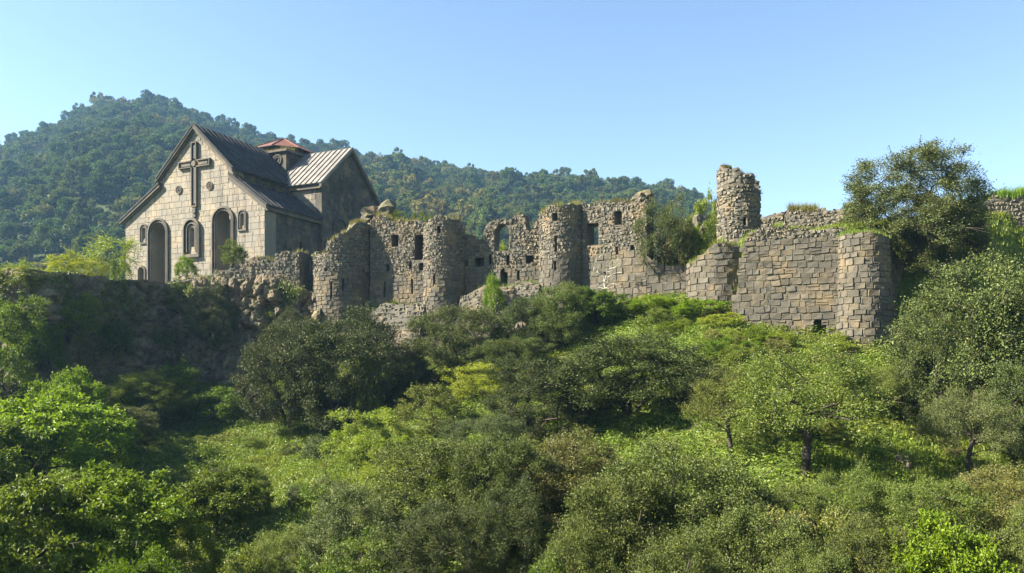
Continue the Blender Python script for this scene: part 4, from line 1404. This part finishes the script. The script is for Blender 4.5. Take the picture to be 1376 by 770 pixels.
PR['bare'] = make_plant(230, 10, 6, 60, (.05, .02), .02, .62, .40, .3, lobe_r=.3, r_base=.024, wood='pale_bark', shoots=40, shoot_leaf=.2)

prng = random.Random(5)


def plant(name, cat, proto, mat, px, d, py_top, w_px, label, py_base=None, z_base=None, group=None, sink=0.15, part=('trunk', 'crown')):
    p = PR[proto]
    x = (px - CX) / F_PX * d
    if py_base is not None: zb = zy(py_base, d)
    elif z_base is not None: zb = z_base
    else: zb = float(terrain_z(np.array([x]), np.array([d]))[0])
    zb -= sink
    h = max(.3, zy(py_top, d) - zb)
    w = w_px / F_PX * d
    e = bpy.data.objects.new(name, None)
    COL.objects.link(e)
    e.location = (x, d, zb)
    rz = prng.uniform(0, 6.28)
    e.rotation_euler = (0, 0, rz)
    sc = (w / p.w, w / p.w, h / p.h)
    e.scale = sc
    tag(e, label, cat, group)
    obj(part[0], p.trunk, e)
    obj(part[1], p.crown(mat), e)
    return e


SH = ('stem', 'foliage')
def bush(proto, mat, px, d, top, w, label, **k): return plant('shrub', 'shrub', proto, mat, px, d, top, w, label, part=SH, **k)
def tree(proto, mat, px, d, top, w, label, **k): return plant('tree', 'tree', proto, mat, px, d, top, w, label, **k)

# dark shrubs under the walls
bush('bush0', 'olive', 388, 44.5, 432, 130, 'tall dark olive shrub against the foot of the lit rock cliff')
bush('bush1', 'olive', 462, 43.5, 418, 165, 'very large dark olive shrub below the broad bastion')
bush('bush2', 'olive', 527, 45.5, 462, 110, 'shadowed dark shrub below the sloping rubble buttress')
bush('sapling1', 'bright', 494, 41.8, 468, 42, 'slim bright green sapling growing up through the dark shrubs', sink=.1)
bush('bush0', 'olive', 615, 45.5, 412, 128, 'rounded dark shrub below the slim round tower')
bush('bush2', 'olive', 708, 45, 398, 95, 'dark shrub below the wall with the broken arch')
bush('bush1', 'olive2', 757, 44.5, 380, 95, 'upright dark shrub covering the foot of the round tower by the arch')
bush('leafy1', 'mid', 800, 44.5, 388, 80, 'leafy mid-green shrub below the see-through windows')
bush('wide1', 'olive2', 690, 42, 455, 110, 'low olive shrub spilling below the dark shrub under the arch')
# middle belt
bush('wide0', 'olive', 722, 34.5, 482, 135, 'grey-olive shrub joined to the big spreading shrub on the middle slope')
bush('bush2', 'olive', 848, 34, 450, 230, 'huge spreading olive shrub on the middle slope below the block walls')
bush('wide1', 'greygreen', 650, 31, 560, 110, 'grey-green shrub between the yellow-green saplings and the spreading shrub')
tree('thin0', 'sparse', 1083, 24.4, 462, 190, 'thin-leaved tree with a dark leaning trunk on the grass clearing')
tree('thin1', 'sparse', 985, 27, 492, 115, 'small thin-leaved tree with a pale slender trunk beside the leaning-trunk tree')
tree('thin2', 'sparse', 1166, 29, 488, 90, 'small thin tree on the bank below the tapering round tower')
tree('thin1', 'greygreen', 1298, 24, 522, 120, 'grey-green thin tree on a short dark trunk in front of the massive dark shrub')
bush('bush1', 'olive', 1335, 29, 342, 235, 'massive dark olive shrub filling the slope below the earth bank')
bush('wide0', 'olive', 1262, 28.5, 398, 110, 'dark shrub leaning towards the shaded block wall')
bush('bush0', 'olive', 1400, 25, 480, 120, 'dark shrub behind the grey-green thin tree')
# yellow-green saplings
bush('sapling0', 'yellowgreen', 490, 34.5, 550, 100, 'bushy yellow-green sapling standing on the open grass')
bush('sapling1', 'sparse', 582, 36.5, 516, 95, 'half-bare sapling with thin dark branches and yellowing leaves')
bush('sapling0', 'yellowgreen', 645, 40, 488, 90, 'yellow-green shrub between two dark shrubs on the slope')
bush('sapling1', 'yellowgreen', 530, 31, 600, 90, 'low yellow-green shrub below the bushy sapling')
bush('leafy2', 'bright', 615, 26.5, 610, 75, 'bright green climber over the olive shrubs of the lower slope')
# lower belt
bush('wide0', 'greygreen', 478, 23.5, 648, 165, 'grey-green thorny shrub on the lower slope beside the grass')
bush('bush0', 'olive2', 598, 25, 592, 185, 'olive shrub under the bright climber on the lower slope')
bush('bush2', 'rusty', 762, 24.5, 585, 200, 'rusty olive shrub with turning leaves on the lower slope')
bush('wide1', 'olive2', 675, 23.5, 588, 150, 'olive shrub between the bright climber and the rusty shrub')
bush('bush1', 'olive2', 925, 20.5, 600, 250, 'very broad olive shrub in front of the leaning-trunk tree')
bush('bush0', 'olive2', 845, 19, 640, 190, 'rounded olive shrub before the rusty shrub')
bush('wide1', 'olive2', 1042, 20.5, 652, 130, 'olive shrub at the corner of the grass clearing')
bush('sapling0', 'rusty', 1085, 18.5, 684, 140, 'rusty shrub with reddish twigs at the slope foot')
bush('wide0', 'sparse', 1140, 20, 634, 130, 'pale olive shrub on the near edge of the grass clearing')
bush('wide1', 'sparse', 1232, 19.5, 645, 170, 'pale spreading shrub below the heap of dark stones')
bush('bush0', 'rusty', 1345, 19.5, 630, 150, 'rust-tinged shrub beside the pale spreading shrub')
bush('leafy0', 'bright', 1275, 15.5, 698, 140, 'bright green leafy shrub in front of the pale spreading shrub')
bush('wide1', 'olive2', 1165, 16.5, 700, 150, 'dark-green shrub next to the bright leafy shrub')
bush('bush2', 'olive2', 1385, 15.5, 680, 130, 'dark shrub standing before the rust-tinged shrub')
bush('bush0', 'olive2', 1010, 17, 690, 180, 'olive shrub in front of the very broad shrub')
bush('wide0', 'olive2', 905, 15.5, 715, 160, 'low olive shrub at the foot of the rounded olive shrub')
bush('bush1', 'olive2', 790, 18, 690, 130, 'small olive shrub over the bare reddish earth')
bush('wide1', 'olive', 590, 20.5, 680, 150, 'dark low shrub over the bare earth below the climber')
bush('wide0', 'olive', 690, 20.5, 655, 130, 'dark shrub above the bare reddish earth')
bush('sapling0', 'weeds', 505, 20.5, 715, 110, 'weedy green shrub below the grey-green thorny shrub')
bush('wide0', 'sparse', 385, 23.5, 708, 130, 'pale scrubby shrub beside the little dark-trunked tree')
bush('small1', 'weeds', 440, 21.5, 735, 90, 'low leafy weed clump between the pale scrubby and the thorny shrub')
bush('wide1', 'olive2', 1085, 15.5, 735, 130, 'low olive shrub under the rusty shrub with reddish twigs')
bush('small0', 'weeds', 730, 16.5, 745, 70, 'small weedy bush on the bare reddish earth')
bush('small0', 'weeds', 330, 22, 738, 80, 'leafy weed clump under the little round tree')
# bright broadleaf trees on the left slope
tree('leafy0', 'bright', 52, 32, 528, 190, 'big bright green broadleaf tree in front of the shaded cliff')
tree('leafy1', 'mid', -15, 29, 560, 150, 'mid-green broadleaf tree behind the spreading bright-leaved tree')
tree('leafy2', 'bright', 128, 36, 545, 100, 'bright green tree next to the dark shrubs of the cliff foot')
tree('leafy1', 'bright', 92, 39, 497, 90, 'tall fresh-green tree touching the shaded cliff')
tree('leafy2', 'bright', 150, 23.5, 632, 200, 'spreading bright-leaved tree on the low ground, leaves in layers')
tree('leafy0', 'mid', 40, 22, 640, 190, 'shadowy green tree on the low ground below the big bright tree')
tree('leafy0', 'mid', 292, 28.5, 630, 120, 'little round tree with a forked dark trunk on the grass')
bush('sapling1', 'yellowgreen', 255, 23.5, 700, 95, 'yellow-green bush at the foot of the little forked tree')
bush('sapling0', 'bright', 180, 19, 745, 120, 'fresh-green bush below the spreading bright-leaved tree')
bush('bush2', 'mid', 190, 45, 500, 110, 'dark green shrub at the foot of the shaded cliff')
bush('small0', 'mid', 245, 47.5, 485, 70, 'leafy green shrub at the foot of the lit crag')
bush('wide1', 'olive2', 160, 41, 545, 90, 'olive shrub between the cliff-foot shrub and the bright trees')
bush('small1', 'mid', 300, 46.5, 520, 70, 'low green shrub among rocks below the lit crag')
bush('small0', 'greygreen', 430, 38.5, 585, 50, 'pale blue-green bush at the edge of the open grass')
tree('sapling1', 'bare' if False else 'sparse', 345, 30, 625, 45, 'nearly bare twiggy sapling beside the little round tree')
# cliff, wall-top and ruin plants
bush('bush0', 'olive', 288, 54.4, 384, 62, 'dark bush hanging on the crag under the rubble wall', py_base=458)
bush('bush2', 'olive', 392, 52.6, 415, 48, 'dark bush at the end of the rubble wall above the big shrubs', py_base=462)
bush('small1', 'mid', 30, 43.8, 400, 70, 'tangled green bush on the upper edge of the shaded cliff', py_base=470)
bush('small0', 'mid', 92, 47.0, 395, 60, 'creeper-covered bush on the face of the shaded cliff', py_base=455)
bush('small0', 'yellowgreen', 118, 48.6, 392, 36, 'small yellow-green bush on the face of the shaded cliff', py_base=425)
bush('small1', 'mid', 60, 45.2, 440, 60, 'green bush low on the shaded cliff', py_base=500)
bush('small1', 'mid', 10, 42.8, 450, 70, 'bush hanging at the outer corner of the shaded cliff', py_base=530)
bush('small0', 'mid', 150, 50.5, 430, 50, 'little dark bush in the deepest shade of the cliff', py_base=475)
bush('small1', 'olive2', 210, 55.0, 452, 44, 'small olive bush in the angle of the cliff', py_base=490)
tree('pinnate0', 'yellowgreen', 152, 53.2, 317, 66, 'yellow-green young tree on the cliff top beside the church corner', py_base=386)
tree('pinnate1', 'yellow', 93, 50.6, 337, 62, 'yellow-leaved young tree on the top of the shaded cliff', py_base=384)
bush('pinnate0', 'yellow', 128, 52.0, 347, 36, 'small yellow bush between the two cliff-top young trees', py_base=384)
bush('pinnate1', 'yellowgreen', 22, 45.5, 350, 80, 'straggly yellow-green bush on the outer cliff top', py_base=398)
bush('pinnate0', 'yellow', 62, 47.5, 362, 40, 'low yellow bush on the cliff edge by the yellow young tree', py_base=392)
bush('small0', 'bright', 251, 57.6, 343, 30, 'small green bush on the wall below the middle church window', py_base=374)
bush('small1', 'mid', 316, 56.4, 324, 36, 'small green bush on the rubble wall before a church niche', py_base=358)
plant('dead_shrub', 'dead shrub', 'bare', 'sparse', 812, 45.3, 332, 54, 'bare pale dead shrub in front of the wall with see-through windows', py_base=405, part=SH)
plant('dead_shrub', 'dead shrub', 'bare', 'sparse', 284, 55.4, 356, 30, 'small bare pale shrub on the rubble wall', py_base=388, part=SH)
bush('small0', 'bright', 664, 48.6, 366, 30, 'bright climbing plant on the rubble footing below the broken arch', py_base=425)
bush('small0', 'yellowgreen', 675, 53.5, 325, 26, 'yellow-green bush seen through the broken arch', z_base=6.6)
bush('airy', 'olive', 893, 45.6, 264, 70, 'dark bush of ivy overgrowing the broken end of the tall wall', py_base=362)
bush('small1', 'rusty', 912, 45.2, 290, 44, 'rusty creeper on the side of the ivy bush', py_base=360)
bush('small0', 'yellowgreen', 945, 48.5, 258, 46, 'fresh yellow-green bush beside the tall broken tower', z_base=6.6)
bush('small1', 'bright', 938, 46.5, 300, 40, 'low green bush on the grassy slope before the tall broken tower', z_base=6.4)
bush('bush0', 'greygreen', 1225, 38.8, 205, 168, 'big olive tree-like bush growing on the wall top', z_base=5.9)
bush('bush0', 'olive', 1255, 38.2, 262, 120, 'dark overhanging bush under the wall-top bush', z_base=4.6)
bush('small1', 'mid', 545, 55.0, 284, 34, 'small dark green bush behind the top of the two-window wall', z_base=8.8)
bush('small0', 'mid', 572, 54.5, 286, 28, 'small round bush beside the head of the slim tower', z_base=8.8)
bush('small0', 'yellowgreen', 1352, 45.2, 258, 46, 'yellow-green bush on the sunny bank above the shaded slope', sink=.05)
bush('small1', 'rusty', 1322, 44.8, 262, 36, 'brownish bush on the sunny bank', sink=.05)
bush('small0', 'bright', 878, 43.6, 396, 70, 'leafy bright weeds shrub at the foot of the low block wall')
bush('small1', 'bright', 935, 41.4, 402, 80, 'leafy green shrub at the foot of the wide tower drum')
bush('small0', 'yellowgreen', 970, 39.2, 420, 60, 'yellow-green shrub by the broken edge of the big block wall')
bush('small1', 'bright', 1020, 37.0, 448, 60, 'low green shrub at the foot of the big block wall')
bush('small0', 'yellowgreen', 1120, 35.5, 458, 60, 'pale shrub between the dark wall hole and the tapering tower')

# scattered weed clumps
def clumps(n, box, dr, label, group, mats, seed, wr=(.7, 1.7)):
    q = random.Random(seed)
    k = 0
    while k < n:
        px = q.uniform(box[0], box[1]); d = q.uniform(*dr)
        x = (px - CX) / F_PX * d
        if d > float(line_y(np.array([x]))[0]) - 1.6: continue
        zb = float(terrain_z(np.array([x]), np.array([d]))[0])
        py = HY - zb / d * F_PX
        if not box[2] < py < box[3]: continue
        w = q.uniform(*wr); h = w * q.uniform(.35, .8)
        plant('weed_clump', 'weed clump', q.choice(['small0', 'small1', 'sapling0', 'sapling1']), q.choice(mats), px, d, HY - (zb + h) / d * F_PX, w / d * F_PX, label, group=group, sink=.05, part=SH)
        k += 1


clumps(26, (830, 1130, 410, 500), (32, 43), 'leafy weed clump on the slope at the foot of the block walls', 'weed clumps below the block walls', ['weeds', 'yellowgreen', 'bright', 'weeds', 'rusty', 'drygrass'], 81)
clumps(16, (260, 470, 560, 690), (29, 46), 'low weed clump on the open grass below the crag', 'weed clumps on the open grass', ['weeds', 'greygreen', 'bright', 'weeds', 'yellowgreen'], 82, (.6, 1.3))
clumps(14, (1090, 1290, 480, 655), (23, 34), 'small weed clump around the grass clearing below the round tower', 'weed clumps around the clearing', ['weeds', 'yellowgreen', 'sparse', 'drygrass', 'rusty'], 83, (.5, 1.2))

# bare rocks and stone heaps
def rock_mesh(seed, mat):
    r = np.random.default_rng(seed)
    me = bpy.data.meshes.new('rock')
    import bmesh
    bm = bmesh.new()
    bmesh.ops.create_icosphere(bm, subdivisions=3, radius=.5)
    for v in bm.verts:
        c = np.array(v.co)
        k = 1 + .75 * float(vnoise(*(np.array([q * 2.6]) for q in c), seed=seed)[0]) + .4 * float(vnoise(*(np.array([q * 7]) for q in c), seed=seed + 3)[0])
        v.co = v.co * k
    bm.to_mesh(me); bm.free()
    me.materials.append(mat)
    return me


RK = [rock_mesh(300 + i, M['rock']) for i in range(4)]
RKL = [rock_mesh(320 + i, M['mortar']) for i in range(3)]
def rock(px, d, w, h, label, py=None, meshes=RK, group=None, yaw=None):
    x = (px - CX) / F_PX * d
    z = zy(py, d) if py else float(terrain_z(np.array([x]), np.array([d]))[0])
    o = obj('rock', meshes[prng.randrange(len(meshes))], None, (x, d, z + h * .22), prng.uniform(0, 6), (w, w * .8, h))
    return tag(o, label, 'rock', group)


rock(512, 56.2, 2.6, 1.7, 'craggy lump of broken masonry behind the top of the two-window wall', py=300, meshes=RKL)
rock(496, 55.6, 1.5, .9, 'smaller lump of masonry beside the head of the broad bastion', py=302, meshes=RKL)
rock(862, 46.8, 1.3, .85, 'dark block of masonry standing on the end of the tall wall', py=272, meshes=RKL)
rock(939, 47.2, 1.0, 1.5, 'upright grey stone on the slope beside the tall broken tower', py=315, meshes=RKL)
rock(1210, 25.2, .55, .45, 'single dark boulder on the grass clearing')
for px, d, w in ((1163, 24.0, .55), (1180, 23.4, .5), (1196, 23.8, .4)):
    rock(px + 128, d, w, w * .7, 'dark stone in the small heap under the grey-green thin tree', group='stones heaped under the thin tree')
for px, d, w in ((1058, 22.2, .6), (1072, 22.0, .5), (1083, 22.3, .4)):
    rock(px, d, w, w * .6, 'grey stone beside the foot of the leaning-trunk tree', group='stones beside the leaning-trunk tree')
rock(262, 36, .8, .4, 'pale flat rock showing through the open grass')
for px, d, w in ((640, 17.2, .6), (668, 17.6, .45), (702, 17.0, .5)):
    rock(px, d, w, w * .6, 'reddish rock lying in the bare earth', group='rocks in the bare earth')
for px, d, w in ((300, 49, 1.3), (322, 49.6, 1.1), (340, 50, 1.2), (275, 49.5, 1.0), (352, 49.2, .9), (310, 48.3, .9)):
    rock(px, d, w, w * .8, 'angular rock fallen at the foot of the lit crag', group='rocks fallen below the crag')

# ------------------------------------------------------------------ ground cover
def cover():
    r = np.random.default_rng(400)
    n = 80000
    y = np.sqrt(r.uniform(11 ** 2, 57 ** 2, n)); px = r.uniform(-80, 1460, n)
    x = (px - CX) / F_PX * y
    ok = y < line_y(x) - 0.9
    ok &= ~((x > 19.5) & (y > line_y(x) - 4))
    x, y = x[ok], y[ok]
    z = terrain_z(x, y)
    g = fbm(x * .22, y * .22, seed=41) + 0.25 * fbm(x * 1.1, y * 1.1, seed=43)
    px = CX + x / y * F_PX
    py = HY - z / y * F_PX
    lawn = np.exp(-((px - 400) / 130) ** 2 - ((py - 640) / 55) ** 2) + np.exp(-((px - 1200) / 110) ** 2 - ((py - 625) / 45) ** 2) + np.exp(-((px - 1215) / 40) ** 2 - ((py - 500) / 40) ** 2)
    isg = ((g * .6 + lawn * 1.3) > 0.34) & (r.random(len(x)) < .6)
    bare = np.exp(-((px - 670) / 60) ** 2 - ((py - 760) / 30) ** 2) > .4
    G = np.c_[x, y, z][isg & ~bare]; W = np.c_[x, y, z][~isg & ~bare]
    G = G[:16000]; W = W[:34000]
    V, Ft = blades(G, 14, .06, .24, .16, r, .026, 1.2)
    tag(obj('grass', mk_mesh('grass', V, [Ft], [M['grass']])), 'short bright grass and herbs on the open slope', 'grass', kind='stuff')
    # weeds: leafy rosettes of different heights
    k = 15
    C = np.repeat(W, k, axis=0); m = len(C)
    hgt = np.repeat(.12 + .75 * np.clip(fbm(W[:, 0] * .6, W[:, 1] * .6, seed=47) + .3, 0, 1) ** 1.3, k)
    t = r.uniform(.1, 1, m)
    C = C + np.c_[r.normal(0, .16, m), r.normal(0, .16, m), hgt * t]
    D = np.c_[r.normal(0, 1, m), r.normal(0, 1, m), r.normal(.15, .5, m)]
    V, Ft = leaves(C, D, .115 * r.uniform(.6, 1.4, m), .07 * r.uniform(.6, 1.3, m), r, up=np.array([0, 0, 1.5]))
    tag(obj('weeds', mk_mesh('weeds', V, [Ft], [M['weeds']])), 'leafy green weeds covering the slope', 'weeds', kind='stuff')
    # plateau edge and bank grass
    n = 9000
    x = r.uniform(-33, 34, n); y = line_y(x) + r.uniform(-.1, 5, n) - np.where(x > 20, r.uniform(0, 5, n), 0)
    z = terrain_z(x, y)
    keep = (x > 6) | (x < -26)
    V, Ft = blades(np.c_[x, y, z][keep], 12, .06, .28, .13, r, .024, 1.1)
    tag(obj('grass', mk_mesh('grass', V, [Ft], [M['grass']])), 'grass on the plateau edge and earth bank', 'grass', kind='stuff')
    # creepers on the cliff face
    Cv = CLIFF[8:-1]
    k = 42000
    ii = r.integers(0, Cv.shape[0], k); jj = r.integers(0, Cv.shape[1], k)
    P = Cv[ii, jj]
    q = fbm(P[:, 0] * .55, P[:, 2] * .55, P[:, 1] * .55, seed=50) + np.where(P[:, 0] < -24, .12, -.12)
    P = P[q > 0.04]
    P = np.repeat(P, 3, axis=0)
    P = P + r.normal(0, .13, P.shape) + np.array([0, -.14, 0])
    D = r.normal(0, .7, P.shape) + np.array([0, -.3, -.5])
    V, Ft = leaves(P, D, .15 * r.uniform(.6, 1.4, len(P)), .085, r, up=np.array([0, -.8, .8]))
    tag(obj('creepers', mk_mesh('creepers', V, [Ft], [M['weeds']])), 'creeping plants scattered over the cliff face', 'creeper', kind='stuff')


cover()

# ------------------------------------------------------------------ trees on the hill
def hill_tree_mesh(seed, mat, tall):
    r = np.random.default_rng(seed)
    n_l = 15
    P, D = [], []
    for i in range(n_l):
        u = r.uniform(-.5, 1); a = r.uniform(0, 6.28); q = math.sqrt(1 - u * u)
        c = np.array([q * math.cos(a) * .38 * r.uniform(.6, 1.15), q * math.sin(a) * .38 * r.uniform(.6, 1.15), .58 * tall + u * .34 * tall])
        k = 120
        d = r.normal(0, 1, (k, 3)); d /= np.linalg.norm(d, axis=1, keepdims=True)
        P.append(c + d * r.uniform(.09, .21) * np.array([1, 1, .9]) * r.uniform(.6, 1.1, (k, 1))); D.append(d)
    P = np.vstack(P); D = np.vstack(D)
    V, Ft = leaves(P, D + r.normal(0, .8, P.shape), .085 * r.uniform(.6, 1.4, len(P)), .06, r, up=np.array([0, 0, 1.0]))
    mb = MB()
    mb.tube((0, 0, -.1), (.01, 0, .35 * tall), .028, .02, 6); mb.tube((.01, 0, .35 * tall), (0, .02, .8 * tall), .02, .006, 5)
    for i in range(5):
        a = r.uniform(0, 6.28); mb.tube((0, 0, r.uniform(.3, .5) * tall), (.25 * math.cos(a), .25 * math.sin(a), r.uniform(.55, .8) * tall), .012, .004, 4)
    tv = np.vstack(mb.v); fl = [np.array(f) for f in mb.f.values()]
    Va = np.vstack([V, tv]); Fs = [Ft] + [f + len(V) for f in fl]
    mi = np.concatenate([np.zeros(len(Ft), int)] + [np.ones(len(f), int) for f in fl])
    return mk_mesh('hill_tree', Va, Fs, [M[mat], M['bark']], mi)


HK = [('hill1', 'dark green broadleaf tree on the wooded hill', 'dark green trees on the hill'),
      ('hill2', 'olive green broadleaf tree on the wooded hill', 'olive green trees on the hill'),
      ('hill3', 'yellowing autumn tree on the wooded hill', 'yellowing trees on the hill')]
HM = [[hill_tree_mesh(500 + 10 * i + j, HK[i][0], .8 + .3 * j) for j in range(3)] for i in range(3)]


def hill_trees():
    r = np.random.default_rng(600)
    pts = []
    # jittered grid over the visible slope
    for y in np.arange(122, 470, 5.4):
        xs = np.arange(-.86 * y - 20, .36 * y + 20, 5.4)
        for x in xs:
            X, Y = x + r.uniform(-2.8, 2.8), y + r.uniform(-2.8, 2.8)
            px = CX + X / Y * F_PX
            if -80 < px < 1080: pts.append((X, Y))
    pts = np.array(pts)
    Z = hill_z(pts[:, 0], pts[:, 1]) - .4
    px = CX + pts[:, 0] / pts[:, 1] * F_PX; py = HY - Z / pts[:, 1] * F_PX
    clear = fbm(pts[:, 0] / 40, pts[:, 1] / 40, seed=61)
    dens = fbm(pts[:, 0] / 16, pts[:, 1] / 16, seed=63)
    sz = 5.7 * (0.85 + .4 * dens + r.normal(0, .22, len(pts)))
    sz = np.clip(sz, 3.0, 12)
    sz[clear < -.42] *= .55
    nearr = np.abs(pts[:, 1] - RD) < 14
    sz[nearr] *= r.uniform(.6, 1.25, nearr.sum())
    # which ones the photograph can show: above the masonry in front of them
    cover_px = [(-100, 395), (0, 385), (60, 380), (160, 375), (165, 300), (265, 170), (360, 195), (385, 187), (470, 202), (503, 270), (505, 285), (640, 320), (735, 275), (870, 262), (950, 270), (965, 232), (1020, 232), (1030, 290)]
    lim = np.interp(px, [c[0] for c in cover_px], [c[1] for c in cover_px])
    vis = (py - sz / pts[:, 1] * F_PX * .5 < lim) & (px > 0) & (px < 1015) & (pts[:, 1] < RD + 12)
    kind = np.clip(np.digitize(fbm(pts[:, 0] / 22, pts[:, 1] / 22, seed=66) + r.normal(0, .35, len(pts)) + np.where(px > 480, .18, -.05), [0.08, 0.62]), 0, 2)
    ridge = vis & nearr
    score = sz / pts[:, 1] + np.where(ridge, .004, 0) + r.uniform(0, .008, len(pts))
    score[~vis] = -1
    top = np.argsort(-score)[:300]
    chosen = np.zeros(len(pts), bool); chosen[top] = True
    for i in top:
        k = kind[i]
        o = obj('hill_tree', HM[k][r.integers(3)], None, (pts[i, 0], pts[i, 1], Z[i]), r.uniform(0, 6.28), (sz[i] * r.uniform(.95, 1.3), sz[i] * r.uniform(.95, 1.3), sz[i] * r.uniform(.9, 1.25)))
        tag(o, HK[k][1], 'tree', HK[k][2])
    rest = ~chosen & (pts[:, 1] < RD + 30)
    P = np.c_[pts, Z][rest]; S = sz[rest]; K = kind[rest]
    # low scrub between the trees
    n = 4600
    Y = np.sqrt(r.uniform(125 ** 2, 440 ** 2, n)); pxx = r.uniform(-60, 1030, n); X = (pxx - CX) / F_PX * Y
    P = np.vstack([P, np.c_[X, Y, hill_z(X, Y) - 1.2]]); S = np.r_[S, r.uniform(2.2, 4.2, n)]; K = np.r_[K, r.choice([0, 1, 1, 2], n, p=[.35, .3, .25, .1])]
    me = mk_mesh('forest', P, [])
    for nm, arr in (('size', S), ('turn', r.uniform(0, 6.28, len(P)))):
        a = me.attributes.new(nm, 'FLOAT', 'POINT'); a.data.foreach_set('value', arr.astype(np.float32))
    a = me.attributes.new('pick', 'INT', 'POINT'); a.data.foreach_set('value', (K * 3 + r.integers(0, 3, len(P))).astype(np.int32))
    fo = obj('forest', me)
    tag(fo, 'mass of woodland and scrub covering the hill', 'forest', kind='stuff')
    # one drawn tree of each shape serves as the source
    src = {}
    for o in COL.objects:
        if o.name.startswith('hill_tree') and o.data.name not in src: src[o.data.name] = o
    ng = bpy.data.node_groups.new('forest', 'GeometryNodeTree')
    ng.interface.new_socket('Geometry', in_out='INPUT', socket_type='NodeSocketGeometry')
    ng.interface.new_socket('Geometry', in_out='OUTPUT', socket_type='NodeSocketGeometry')
    nn, lk = ng.nodes, ng.links
    gi, go = nn.new('NodeGroupInput'), nn.new('NodeGroupOutput')
    join = nn.new('GeometryNodeJoinGeometry')
    flat = [m for row in HM for m in row]
    for m in reversed(flat):
        ob = src.get(m.name) or list(src.values())[0]
        oi = nn.new('GeometryNodeObjectInfo'); oi.transform_space = 'ORIGINAL'
        oi.inputs['Object'].default_value = ob; oi.inputs['As Instance'].default_value = True
        lk.new(oi.outputs['Geometry'], join.inputs[0])
    iop = nn.new('GeometryNodeInstanceOnPoints')
    iop.inputs['Pick Instance'].default_value = True
    def attr(name, typ):
        a = nn.new('GeometryNodeInputNamedAttribute'); a.data_type = typ; a.inputs['Name'].default_value = name
        return [s for s in a.outputs if s.enabled and s.name == 'Attribute'][0]
    m2p = nn.new('GeometryNodeMeshToPoints')
    lk.new(gi.outputs[0], m2p.inputs['Mesh']); lk.new(m2p.outputs[0], iop.inputs['Points']); lk.new(join.outputs[0], iop.inputs['Instance'])
    lk.new(attr('pick', 'INT'), iop.inputs['Instance Index'])
    cmb = nn.new('ShaderNodeCombineXYZ'); lk.new(attr('turn', 'FLOAT'), cmb.inputs[2])
    lk.new(cmb.outputs[0], iop.inputs['Rotation'])
    lk.new(attr('size', 'FLOAT'), iop.inputs['Scale'])
    lk.new(iop.outputs[0], go.inputs[0])
    md = fo.modifiers.new('forest', 'NODES'); md.node_group = ng


hill_trees()

# ------------------------------------------------------------------ air
def haze():
    m, nt, out = new_mat('haze')
    v = nt.nodes.new('ShaderNodeVolumePrincipled')
    v.inputs['Color'].default_value = (0.34, 0.63, 1.0, 1)
    v.inputs['Density'].default_value = 0.00024
    v.inputs['Anisotropy'].default_value = 0.2
    nt.links.new(v.outputs[0], out.inputs['Volume'])
    mb = MB(); mb.box(-950, 950, -320, 950, -18, 176)
    o = mb.build('haze', m)
    tag(o, 'thin blue haze in the air of the valley', 'haze', kind='stuff')


haze()
